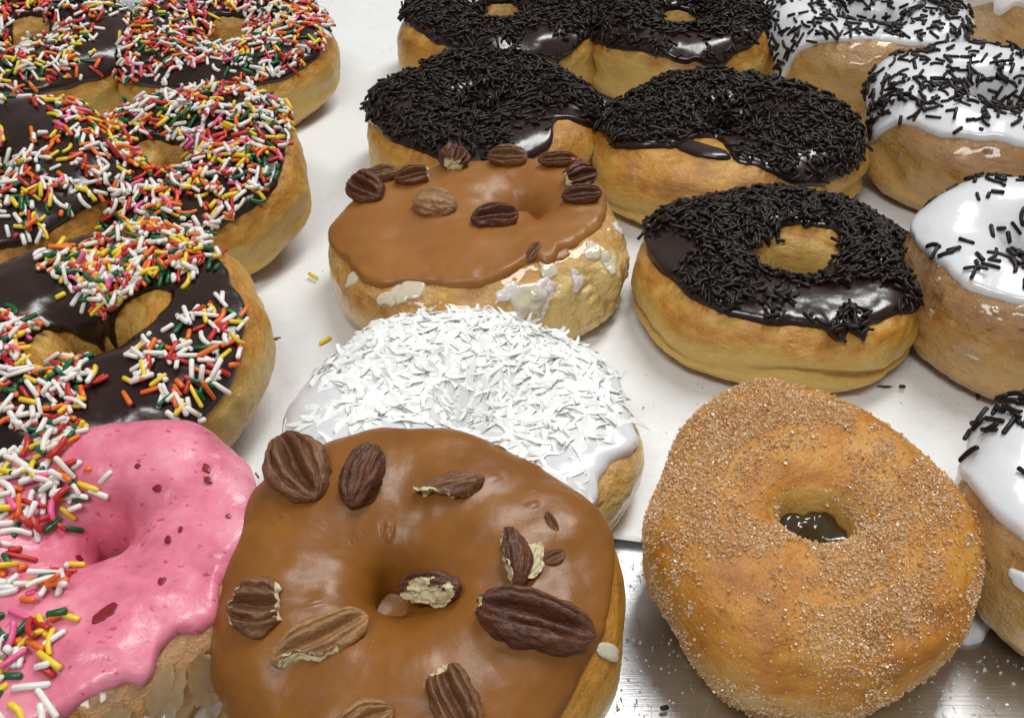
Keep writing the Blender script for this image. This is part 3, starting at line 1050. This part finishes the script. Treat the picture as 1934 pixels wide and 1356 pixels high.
# ---- coconut donut
s = Surf(5.0, 2.7, 0.36, seed=8, hole=(0.05, 0.05), crease=0.22, cv=-6, amp=0.14, out=(1.02, .97, .95, .97, .98, 1.0, 1.0, 1, 1, 1, 1, 1.04), px=0.85)
d = Donut("white iced donut covered with shredded coconut behind the front maple donut", 872, 826, s, rx=2, res=(260, 110), dough=M_dough_torn)
d.add_icing(M_white, vo=(34, 20, 6, 6, 6, 6, 12, 18, 20, 16, 26, 40), vi=(215,), th=0.17, ragged=8, seed=18, lump=0.06, res=(400, 80),
            drips=((345, 6, 10), (318, 5, 10)))
coco = d
rgc = np.random.default_rng(8)
FL = []
for k in range(16):
    L, w, th_ = rgc.uniform(0.45, 1.4), rgc.uniform(0.14, 0.38), 0.014
    nseg = 6
    xs_ = np.linspace(-L / 2, L / 2, nseg + 1)
    cur, tw, sid = rgc.uniform(-0.55, 0.3) / L, rgc.uniform(-1.2, 1.2) / L, rgc.uniform(-1.2, 1.2) / L
    vs = []
    for j, x in enumerate(xs_):
        ww = w * (0.55 + 0.45 * math.sin(math.pi * (j + 0.6) / (nseg + 1.2))) * rgc.uniform(0.55, 1.2)
        a = tw * x
        for (sy, sz) in ((-1, -1), (1, -1), (1, 1), (-1, 1)):
            y0, z0 = sy * ww / 2, sz * th_ / 2
            vs.append((x, y0 * math.cos(a) - z0 * math.sin(a) + sid * x * x, y0 * math.sin(a) + z0 * math.cos(a) + cur * x * x))
    fs = []
    for j in range(nseg):
        for i in range(4):
            i2 = (i + 1) % 4
            fs.append((j * 4 + i, j * 4 + i2, (j + 1) * 4 + i2, (j + 1) * 4 + i))
    fs += [(3, 2, 1, 0), (nseg * 4, nseg * 4 + 1, nseg * 4 + 2, nseg * 4 + 3)]
    FL.append((np.array(vs), np.array(fs)))
FLM = [mesh_np("coconut_shred", v_ * CM, f_, M_coco, smooth=False) for v_, f_ in FL]
p, nn, rg = d.spots(1500, 0.10, [(870, 660, 2.1, 1.0), (720, 680, 1.7, 1.0), (1030, 700, 1.9, 1.0), (1040, 780, 1.5, 0.9), (700, 760, 1.3, 0.7), (880, 790, 1.4, 0.7), (950, 640, 1.6, 0.8), (1000, 830, 0.8, 0.6), (590, 740, 0.8, -0.3)], 88, 8)
lay = layer_heights(p, 0.36, 0.16, 3.0)
MM = []
for i in range(len(p)):
    t = np.cross(nn[i], rg.normal(size=3))
    t /= np.linalg.norm(t)
    ti = rg.normal(0, 0.07 + 0.02 * lay[i])
    ro = rg.normal(0, 0.15)
    b = np.cross(nn[i], t)
    t2 = t * math.cos(ti) + nn[i] * math.sin(ti)
    n2 = nn[i] * math.cos(ti) - t * math.sin(ti)
    n3 = n2 * math.cos(ro) + b * math.sin(ro)
    MM.append(frame_mat((p[i] + nn[i] * (d.th + 0.012 + lay[i] * 0.036)) * CM, n3, t2))
pick = rg.integers(0, len(FL), len(p))
face = np.sum((nn @ d.Rm.T) * (np.array([0, 0, CAM_H]) - d.world(p)), 1)
order = np.argsort(-(lay + 4 * face))
for i in order[:300]:
    obj("coconut_shred", FLM[pick[i]], d.icing, Matrix(MM[i].tolist()))
V, F, off = [], [], 0
for i in order[300:]:
    v_, f_ = FL[pick[i]]
    V.append(v_ * CM @ MM[i][:3, :3].T + MM[i][:3, 3])
    F.append(f_ + off)
    off += len(v_)
o = obj("coconut_pile", mesh_np("coconut_pile", np.concatenate(V), np.concatenate(F), M_coco, smooth=False), d.icing)
o["kind"] = "stuff"

# ---- torn maple donut with pecans
s = Surf(5.45, 3.0, 0.6, seed=9, hole=(1.5, 0.9), torn=(322, 38, 15, 45, 0.13), out=(.95, .92, .86, .82, .84, .92, 1.0, 1.0, .95, .92, .92, .96), crease=0.20, cv=-10, amp=0.16, fine=0.03, px=0.8,
         dents=((318, 22, 0.9, -0.35), (300, 15, 0.7, -0.15), (335, 30, 0.6, 0.12)))


def torn_fry(u, v, f):
    g = np.exp(-(adiff(u, R_(318)) / 0.62) ** 2) * np.exp(-((np.degrees((v + math.pi) % (2 * math.pi) - math.pi) - 20) / 45) ** 2)
    return f * (1 - g) + 0.02 * g


d = Donut("torn maple iced pecan donut behind the coconut donut", 908, 472, s, rx=3, res=(300, 130), dough=M_dough_torn, fryb=0.08, torn=torn_fry)
d.add_icing(M_maple_pale, vo=(62, 34, 12, 8, 8, 8, 14, 34, 52, 62, 74, 80), vi=(225,), th=0.17, ragged=6, seed=19, lump=0.05, ripple=0.02, res=(420, 90), drips=((300, 5, 9), (225, 8, 6)),
            pads=((700, 378, .9, .1), (783, 352, .6, .1), (820, 402, .8, .08), (932, 432, .8, .1), (860, 322, .6, .1), (962, 316, .7, .1), (1092, 360, .8, .1)))
ga, gr = np.meshgrid(np.linspace(0, 2 * math.pi, 64, endpoint=False), np.linspace(0, 1, 16), indexing='ij')
Pf = np.stack([gr * 1.4 * np.cos(ga) + s.hole[0], gr * 1.4 * np.sin(ga) + s.hole[1], 2.15 + 0.4 * gr ** 2], -1)
obj("icing_pool", mesh_np("icing_pool", Pf.reshape(-1, 3) * CM, grid_faces(64, 16, True, False), M_maple_pale), d.root)
add_pecan(d, 700, 378, -35, 1.85, 1.25, 0.95, 21, lift=0.30, groove=0.6, roll=16, m=M_pecan_dark)
add_pecan(d, 722, 346, 12, 1.6, 0.8, 0.7, 22, lift=0.30, m=M_pecan, roll=10)
add_pecan(d, 783, 352, 12, 1.45, 0.8, 0.75, 23, lift=0.26, cuts=((1, 0, 0.2, 0.50),), roll=20)
add_pecan(d, 820, 402, -8, 1.62, 1.25, 0.85, 24, lift=0.20, roll=180, m=M_pecan_tan)
add_pecan(d, 932, 432, 10, 1.75, 1.05, 0.9, 25, lift=0.24, roll=18, m=M_pecan_dark, groove=0.6)
add_pecan(d, 860, 322, 80, 1.2, 1.1, 1.0, 26, lift=0.32, roll=30, cuts=((-1, 0, 0.2, 0.40),), m=M_pecan_dark)
add_pecan(d, 962, 316, -4, 1.55, 0.95, 0.75, 27, lift=0.26, roll=15)
add_pecan(d, 1050, 322, 4, 1.5, 0.6, 0.6, 28, lift=0.26, roll=30)
add_pecan(d, 1090, 352, 15, 1.35, 1.0, 0.8, 29, lift=0.32, roll=30, m=M_pecan_dark, cuts=((-1, 0, 0, 0.5),))
add_pecan(d, 1097, 384, 8, 1.5, 0.8, 0.6, 30, lift=0.22, roll=10, m=M_pecan_dark)
add_pecan(d, 1010, 482, 60, 0.9, 0.42, 0.3, 31, lift=0.0, roll=10, m=M_pecan)
d.patch("strawberry_bit", M_jam, 1085, 318, ru=.22, rv=.18, h=.1, base=.5, seed=3)
for i, (x, y, ru, rv, h, m) in enumerate(((770, 548, .34, .62, .14, M_cream), (735, 560, .28, .35, .08, M_cream), (665, 525, .2, .28, .07, M_cream), (1000, 570, .5, .4, .16, M_cream), (960, 552, .28, .22, .12, M_whitethin),
                                          (1025, 545, .35, .25, .14, M_whitethin), (985, 592, .3, .18, .12, M_whitethin), (1090, 530, .16, .4, .14, M_whitethin), (1040, 505, .3, .3, .1, M_cream), (1165, 430, .22, .2, .1, M_whitethin), (1120, 470, .25, .3, .08, M_cream), (1150, 500, .2, .4, .06, M_cream), (1060, 480, .3, .2, .1, M_maple_pale), (1020, 590, .2, .25, .1, M_cream))):
    d.patch("glaze_drip", m, x, y, ru=ru * 1.25, rv=rv * 1.25, h=h * 0.5, irr=0.4, seed=70 + i, base=0.025)

# ---- chocolate sprinkle donuts
s = Surf(5.1, 3.7, 1.0, seed=20, crease=0.22, amp=0.18)
d = Donut("dark chocolate sprinkled donut at the back, nearest the bare paper strip", 944, 80, s, rx=2, group=GJ)
d.add_icing(M_choc, vo=(40, 24, 16, 16, 16, 18, 34, 54, 48, 40, 34, 32), vi=(165, 150, 140, 135, 140, 165, 175, 180, 180, 180, 175, 170), seed=21, ragged=7, drips=((305, 9, 8),))
sprinkle(d, 'j', 1800, 1.0, [(1010, 82, 0.9, -1.0), (1070, 95, 0.9, -0.9), (940, 90, 0.5, -0.7)], 201, cap=1.7)

s = Surf(4.6, 3.7, 0.95, seed=22, crease=0.22, amp=0.18)
d = Donut("dark chocolate sprinkled donut at the back, right one of the back pair", 1284, 92, s, rx=2, group=GJ)
d.add_icing(M_choc, vo=(50, 28, 18, 18, 18, 18, 28, 34, 38, 40, 42, 50), vi=(165, 150, 140, 135, 140, 165, 175, 180, 180, 180, 175, 170), seed=22, ragged=7, drips=((283, 9, 12), (262, 7, 6)))
sprinkle(d, 'j', 1500, 1.0, [(1300, 85, 0.9, -1.0), (1365, 92, 0.7, -0.9), (1230, 75, 0.5, -0.5)], 202, cap=1.7)

s = Surf(4.95, 3.3, 0.7, seed=23, crease=0.22, amp=0.14, hole=(0.1, 0.2))
d = Donut("dark chocolate sprinkled donut just behind the torn maple donut", 912, 256, s, rx=3, fryb=0.02, group=GJ)
d.add_icing(M_choc, vo=(24, 18, 16, 16, 16, 18, 30, 42, 44, 36, 44, 72), vi=(190, 180, 170, 165, 170, 185, 190, 195, 195, 195, 195, 190), seed=23, ragged=6, drips=((325, 16, -0.001), (345, 7, 16)))
sprinkle(d, 'j', 1900, 1.0, [(1000, 268, 1.0, -1.1), (1050, 230, 0.9, -0.9), (1085, 225, 0.7, -0.8)], 203, cap=1.7)

s = Surf(5.65, 2.9, 0.8, seed=24, crease=0.2, amp=0.16, hole=(0.0, 0.5), out=(.98, .93, .88, .84, .88, .96, 1.02, 1.02, .95, .88, .86, .92), hin=(1.2, 1.0, .9, .9, .9, 1.0, 1.2, 1.1, .9, .8, .9, 1.1),
         dents=((232, 60, 0.8, 0.15),))
d = Donut("large chocolate sprinkled donut with bare dough at its front left", 1376, 290, s, rx=3, group=GJ)
d.add_icing(M_choc, vo=(36, 20, 14, 14, 14, 16, 30, 72, 122, 84, 40, 32), vi=(195,), seed=24, ragged=8, th=0.18, drips=((262, 8, 6), (222, 4, 6)))
sprinkle(d, 'j', 2050, 1.0, [(1310, 285, 0.9, -1.2), (1380, 275, 0.7, -1.0), (1470, 215, 0.8, -0.8), (1360, 320, 0.6, -0.6)], 204, cap=1.7)
d.patch("icing_tongue", M_choc, 1330, 288, ru=1.35, rv=0.5, h=0.18, irr=0.3, seed=5, rot=-14)

s = Surf(4.9, 2.65, 1.12, seed=25, hin=(1.3, 1.05, .85, .9, .75, .85, 1.1, 1.0, 1.0, 1.05, 1.15, 1.3), crease=0.42, cv=-6, cw=4.5, cwav=6, amp=0.10, hole=(0.25, 0.15), out=(1.0, .97, .94, .93, .95, 1.0, 1.0, 1.0, .97, .96, .97, 1.0))
d = Donut("chocolate sprinkled donut with a wide open hole, behind the cinnamon sugar donut", 1468, 540, s, rx=2, res=(280, 120), group=GJ, fryb=-0.06)
d.add_icing(M_choc, vo=(30, 16, 12, 12, 14, 24, 46, 56, 58, 60, 58, 44), vi=(135, 112, 108, 128, 140, 140, 140, 150, 165, 165, 165, 155), seed=25, ragged=6, th=0.17, vifine=9, res=(420, 72),
            drips=((282, 4.5, 15), (292, 3.5, 17), (330, 14, 8), (93, 4, -18), (112, 4, -12), (60, 4, -8)))
sprinkle(d, 'j', 1950, 1.0, [(1240, 480, 1.3, -1.4), (1230, 520, 0.8, -1.0), (1215, 510, 0.7, -1.0), (1450, 545, 0.7, -1.0), (1530, 560, 0.7, -1.0), (1590, 560, 0.6, -1.0), (1420, 590, 0.5, -1.0), (1490, 595, 0.6, -1.1), (1560, 595, 0.6, -1.1), (1640, 585, 0.6, -1.1), (1660, 560, 0.8, -1.1), (1730, 520, 0.7, -1.0), (1270, 540, 0.5, -0.6)], 205, cap=1.7)

# ---- white iced donuts with chocolate sprinkles on the right
s = Surf(4.9, 4.2, 1.0, seed=26, crease=0.18, amp=0.18)
d = Donut("white iced chocolate sprinkled donut at the back of the right row", 1632, 92, s, rx=2, dough=M_dough_gl, fryb=-0.05, group=GW)
d.add_icing(M_white, vo=(34, 14, 12, 12, 12, 12, 8, 26, 64, 70, 46, 40), vi=(190,), seed=26, ragged=8, drips=((205, 7, 28),))
sprinkle(d, 'j', 700, 0.9, [(1500, 20, 0.7, -0.7), (1720, 40, 0.6, -0.4), (1490, 100, 0.7, 0.8)], 206, cap=1.8, scale=1.15)

s = Surf(4.9, 4.2, 0.85, seed=27, crease=0.22, amp=0.18)
d = Donut("white iced donut thickly dotted with chocolate sprinkles, second in the right row", 1855, 250, s, rx=5, dough=M_dough_gl, fryb=0.0, group=GW)
d.add_icing(M_white, vo=(36, 14, 12, 12, 12, 12, 16, 42, 54, 54, 50, 42), vi=(205,), seed=27, ragged=6, drips=((190, 9, 20),))
sprinkle(d, 'j', 540, 0.75, [(1720, 170, 1.2, 0.7), (1780, 255, 0.7, -0.8), (1850, 275, 0.6, -0.6), (1660, 220, 0.8, 0.8), (1790, 120, .5, -0.3)], 207, cap=1.6, scale=1.15)

s = Surf(4.45, 3.9, 0.9, seed=28, crease=0.2, amp=0.18)
d = Donut("white iced donut with a bare glossy shoulder and few chocolate sprinkles, right edge", 1955, 548, s, rx=4, dough=M_dough_gl, fryb=0.08, group=GW)
d.add_icing(M_white, vo=(36, 14, 12, 12, 16, 32, 46, 58, 58, 50, 46, 38), vi=(205,), seed=28, ragged=7)
sprinkle(d, 'j', 240, 0.55, [(1800, 420, 1.35, -0.75), (1780, 390, 1.0, -0.6), (1905, 520, 1.2, 0.6), (1900, 350, .8, 0.4), (1840, 500, .6, -0.4)], 208, cap=1.6, scale=1.2)
for i, (x, y, ru, rv) in enumerate(((1774, 505, .1, .08), (1770, 530, .1, .12), (1840, 675, .3, .12), (1850, 590, .1, .09), (1880, 585, .2, .1), (1755, 592, .15, .15))):
    d.patch("glaze_flake", M_flake, x, y, ru=ru, rv=rv, h=.04, irr=.4, seed=80 + i, base=.0)

s = Surf(4.3, 3.7, 0.9, seed=29, crease=0.15, amp=0.18)
d = Donut("white iced donut with sparse chocolate sprinkles beside the cinnamon sugar donut", 2140, 1015, s, rx=6, dough=M_dough_gl, fryb=-0.10, group=GW)
d.add_icing(M_white, vo=(30, 14, 12, 12, 12, 16, 42, 56, 56, 48, 40, 34), vi=(205,), seed=29, ragged=7, res=(360, 72), drips=((160, 6, 10),))
sprinkle(d, 'j', 130, 0.16, [(1900, 790, 0.7, 1.2), (1930, 770, 0.7, 1.0)], 209, cap=1.4, scale=1.2)
d.patch("glaze_drip", M_white, 1925, 1095, ru=.35, rv=.22, h=.12, irr=.3, seed=91)

s = Surf(4.9, 4.0, 0.9, seed=30, crease=0.18, amp=0.18)
d = Donut("plain white glazed donut cut off by the top right corner", 1995, 22, s, rx=2, dough=M_dough_gl, fryb=0.12)
d.add_icing(M_whitethin, vo=(26, 14, 12, 12, 12, 16, 16, 30, 44, 40, 36, 30), vi=(205,), seed=30, ragged=9, drips=((210, 6, 16),))

# ---- cinnamon sugar donut
s = Surf(4.1, 3.0, 0.70, seed=31, hole=(0.1, 0.15), out=(.98, 1.0, 1.06, 1.12, 1.08, .98, .97, .94, 1.03, 1.02, .98, .96), pin=0.5, crease=0.42, cv=-12, cw=9, cwav=4, amp=0.12, fine=0.012,
         hin=(1.15, 1.1, .8, .7, .8, 1.1, 1.15, 1.0, .75, .7, .8, 1.05), dents=((282, 60, 0.40, -0.20), (296, 60, 0.38, -0.22), (310, 61, 0.36, -0.18), (255, 34, 0.45, -0.18), (270, 30, 0.45, -0.2), (285, 27, 0.45, -0.18), (85, 46, 0.45, -0.2), (70, 44, 0.4, -0.2), (56, 43, 0.4, -0.2), (200, 55, 1.1, 0.12), (20, 50, 1.2, 0.10), (330, 45, 1.0, -0.10), (140, 50, 1.0, -0.10)), px=0.85, pz=0.62)
d = Donut("cinnamon sugar coated donut on the bare metal, front right", 1520, 1036, s, rx=13, lift=0.0, res=(320, 140), dough=M_dough_cin, fryb=-0.02)
cin = d
rg = np.random.default_rng(31)
k = 220000
u = rg.uniform(0, 2 * math.pi, k)
v = np.radians(rg.uniform(-55, 152, k))
p, nn, _, _, ar = s.frame(u, v)
den = 0.035 + 0.9 * np.clip(fbm(p * 0.62 + 3.3, 44, 3) * 1.3 - 0.12, 0, 1) + 0.9 * np.clip(fbm(p * 2.4, 45, 3) - 0.1, 0, 1)
den *= np.clip(0.35 + p[:, 2] / 3.0, 0.25, 1.1)
for (px, py, r, w) in ((1440, 760, 1.0, .9), (1350, 850, 1.0, .7), (1680, 1120, 1.0, 1.0), (1600, 1180, .9, 1.1), (1700, 960, .9, .6), (1330, 1180, 1.3, -.5), (1480, 1100, .9, -.35), (1700, 1240, .8, -.9), (1560, 1130, .35, -1), (1430, 1240, .8, -.5), (1560, 860, .9, -.35), (1260, 930, .9, .4), (1640, 780, .4, -.7)):
    uu, vv = d.uv(px, py)
    q = s.P(np.array([uu]), np.array([vv]), False)[0]
    den += w * np.exp(-(np.linalg.norm(p - q, axis=-1) / r) ** 2)
w = ar * np.clip(den, 0.02, 1.6)
idx = rg.choice(k, 38000, replace=False, p=w / w.sum())
p, nn = s.P(u[idx], v[idx]), nn[idx]
n = len(p)
cube = np.array([(x, y, z) for x in (-1, 1) for y in (-1, 1) for z in (-1, 1)], float)
cf = np.array([(0, 1, 3, 2), (4, 6, 7, 5), (0, 4, 5, 1), (2, 3, 7, 6), (0, 2, 6, 4), (1, 5, 7, 3)])
q = rg.normal(size=(n, 4))
q /= np.linalg.norm(q, axis=1, keepdims=True)
a, b, c, e = q.T
Rq = np.stack([1 - 2 * (c * c + e * e), 2 * (b * c - a * e), 2 * (b * e + a * c), 2 * (b * c + a * e), 1 - 2 * (b * b + e * e), 2 * (c * e - a * b), 2 * (b * e - a * c), 2 * (c * e + a * b), 1 - 2 * (b * b + c * c)], -1).reshape(n, 3, 3)
sz = np.clip(rg.lognormal(math.log(0.0125), 0.38, n), 0.006, 0.034)
sc3 = sz[:, None] * rg.uniform(0.75, 1.25, (n, 3))
V = np.einsum('nij,nkj->nki', Rq, cube[None] * sc3[:, None, :]) + (p + nn * (sz * rg.uniform(0.3, 1.6, n))[:, None])[:, None, :]
V = V + rg.normal(0, 0.006, V.shape)
F = (cf[None] + (np.arange(n) * 8)[:, None, None]).reshape(-1, 4)
fz, fa, fr = np.linspace(0, 1, 12), np.linspace(0, 2 * math.pi, 48, endpoint=False), None
ga, gr = np.meshgrid(fa, fz, indexing='ij')
Pf = np.stack([gr * 1.25 * np.cos(ga) + s.hole[0], gr * 1.25 * np.sin(ga) + s.hole[1], 2.15 + 0.0 * ga], -1)
Pf[..., 2] += 0.22 * fbm(Pf * 2.2, 12, 3) - 0.2 * gr ** 2
M_fill = plain("wet_filling", (0.075, 0.048, 0.020), 0.10, 0.0, 0.4, var=0.5)
obj("filling", mesh_np("filling", Pf.reshape(-1, 3) * CM, grid_faces(48, 12, True, False), M_fill), d.root)
o = obj("sugar_grains", mesh_np("sugar_grains", V.reshape(-1, 3) * CM, F, M_sugar, smooth=False), d.root)
o["kind"] = "stuff"

# ------------------------------------------------------------------ loose bits on paper and metal
def loose_sprinkle(px, py, ang, kind, k, m, label, z=0.0):
    p = at(px, py, z + 0.0018)
    vs, fs = (KINDS_R if kind == 'r' else KINDS_J)[k]
    o = obj("loose_sprinkle", sprinkle_mesh(kind, k, m), None, Matrix.Translation(p) @ Matrix.Rotation(R_(ang), 4, 'Z'))
    tag(o, label, "sprinkle", "sprinkles fallen beside the donuts")


YEL = RAINBOW[3][0]
loose_sprinkle(591, 521, -42, 'r', 1, YEL, "yellow sprinkle alone on the paper left of the torn maple donut", 0.0012)
loose_sprinkle(614, 643, 48, 'r', 1, YEL, "yellow sprinkle touching the back left rim of the coconut donut", 0.0012)
loose_sprinkle(1709, 650, 75, 'j', 4, M_jimmy, "chocolate sprinkle on the paper touching the open holed donut's right side", 0.0012)
loose_sprinkle(1704, 730, -4, 'j', 4, M_jimmy, "chocolate sprinkle at the end of the small brown smear", 0.0012)
loose_sprinkle(1847, 748, 80, 'j', 4, M_jimmy, "chocolate sprinkle alone on the paper near the right edge", 0.0012)
loose_sprinkle(1255, 1336, 14, 'j', 4, M_jimmy, "chocolate sprinkle on the bare metal at the bottom edge", 0.0)


def blob(name, px, py, rx_, ry_, h, m, seed, irr=0.3, z=0.0, ang=0, lob=1.5):
    c = at(px, py, z)
    na, nr = 36, 8
    al = np.linspace(0, 2 * math.pi, na, endpoint=False)
    rr = np.sqrt(np.linspace(0, 1, nr))
    shp = 1 + irr * fbm(np.stack([np.cos(al) * lob, np.sin(al) * lob, al * 0 + seed], -1), seed, 3)
    ga, gr = np.meshgrid(al, rr, indexing='ij')
    x, y = gr * shp[:, None] * np.cos(ga) * rx_, gr * shp[:, None] * np.sin(ga) * ry_
    zt = h * (1 - gr ** 3) ** 0.5
    P = np.stack([x, y, zt], -1).reshape(-1, 3)
    return obj(name, mesh_np(name, P * CM, grid_faces(na, nr, True, False), m), None, Matrix.Translation(c) @ Matrix.Rotation(R_(ang), 4, 'Z'))


o = blob("chocolate_smear", 1672, 730, 0.26, 0.07, 0.012, M_smear, 3, 0.25, 0.0016)
tag(o, "small brown chocolate smear on the paper above the cinnamon donut", "smear")
o = blob("icing_drip", 1832, 1188, 0.52, 0.42, 0.32, M_white, 5, 0.2, 0.0, 20)
tag(o, "white icing drop on the bare metal right of the cinnamon donut", "icing drop")
o2 = blob("drip_tail", 1795, 1200, 0.36, 0.3, 0.16, M_white, 6, 0.15, 0.0, 0)
o2.parent = o
o2.matrix_basis = o.matrix_basis.inverted() @ o2.matrix_basis
o = blob("crumb", 522, 642, 0.16, 0.10, 0.08, M_crumb, 8, 0.5, 0.0014, 20, 3)
tag(o, "reddish brown crumb on the paper right of the half bare chocolate donut", "crumb")
for (x, y, sz_, lab) in ((446, 829, .035, "tiny dark crumb on the paper above the pink donut's right edge"), (553, 621, .03, "tiny brown speck on the paper left of the coconut donut"), (1654, 716, .04, "tiny grey speck on the paper above the brown smear"), (1670, 686, .035, "tiny speck on the paper below the open holed donut"), (1215, 770, .03, "tiny speck on the paper right of the coconut donut"), (594, 231, .03, "tiny brown speck on the paper right of the back rainbow donut")):
    o = blob("crumb", x, y, sz_, sz_ * .8, sz_, M_crumb, int(x), 0.4, 0.0014)
    tag(o, lab, "crumb")
o = blob("jam_crumb", 325, 1335, 0.35, 0.22, 0.14, M_jam, 12, 0.5, 0.0, 60, 3)
tag(o, "dark red strawberry jam crumb on the metal beside the pink donut", "jam crumb")
o = blob("icing_fleck", 398, 1282, 0.12, 0.07, 0.03, plain("pink_fleck", (0.75, 0.45, 0.47), .3), 13, 0.4, 0.0, 30, 2)
tag(o, "pale pink icing fleck on the metal between pink and maple donuts", "icing fleck")

# fine crumbs scattered over the paper
rg = np.random.default_rng(15)
V, F = [], []
bc = np.array([(x, y, z) for x in (-1, 1) for y in (-1, 1) for z in (-1, 1)], float)
bf = np.array([(0, 1, 3, 2), (4, 6, 7, 5), (0, 4, 5, 1), (2, 3, 7, 6), (0, 2, 6, 4), (1, 5, 7, 3)])
areas = ((540, 640, 300, 560), (500, 560, 640, 800), (1200, 1330, 640, 830), (1660, 1830, 680, 800), (1560, 1700, 380, 420), (640, 740, 60, 240), (1130, 1190, 400, 440))
for i in range(90):
    a_ = areas[i % len(areas)]
    c = at(rg.uniform(a_[0], a_[1]), rg.uniform(a_[2], a_[3]), 0.0015)
    M3 = np.linalg.qr(rg.normal(size=(3, 3)))[0]
    V.append((bc * rg.uniform(.006, .017) * rg.uniform(.5, 1.3, 3)) @ M3.T * CM + c)
    F.append(bf + 8 * i)
o = obj("fine_crumbs", mesh_np("fine_crumbs", np.concatenate(V), np.concatenate(F), plain("fine_crumb", (0.42, 0.26, 0.13), 0.6, var=0.6), smooth=False))
tag(o, "fine crumbs scattered over the white paper", "crumbs", kind="stuff")

# spilled sugar on the metal
rg = np.random.default_rng(5)
V, F = [], []
cl = [(1192, 1190), (1197, 1208), (1209, 1212), (1203, 1240), (1220, 1246), (1187, 1283), (1237, 1306), (1168, 1338), (1760, 1272), (1737, 1273), (1800, 1290), (1830, 1300), (1860, 1264), (1866, 1318), (1855, 1332), (1902, 1330), (1915, 1290), (1780, 1320), (1720, 1300), (1890, 1270)]
for i in range(60):
    cl.append((rg.uniform(1680, 1934), rg.uniform(1240, 1356)) if i % 2 else (rg.uniform(1160, 1290), rg.uniform(1180, 1356)))
for i, (x, y) in enumerate(cl):
    s_ = (0.030 if i < 20 else rg.uniform(0.012, 0.022))
    c = at(x, y, s_ * CM)
    M3 = np.linalg.qr(rg.normal(size=(3, 3)))[0]
    V.append((cube * s_ * rg.uniform(.7, 1.2, 3)) @ M3.T * CM + c)
    F.append(cf + 8 * i)
o = obj("spilled_sugar", mesh_np("spilled_sugar", np.concatenate(V), np.concatenate(F), plain("clear_sugar", (0.82, 0.78, 0.74), 0.12, 0.3), smooth=False))
tag(o, "loose sugar grains spilled on the bare metal", "sugar", kind="stuff")
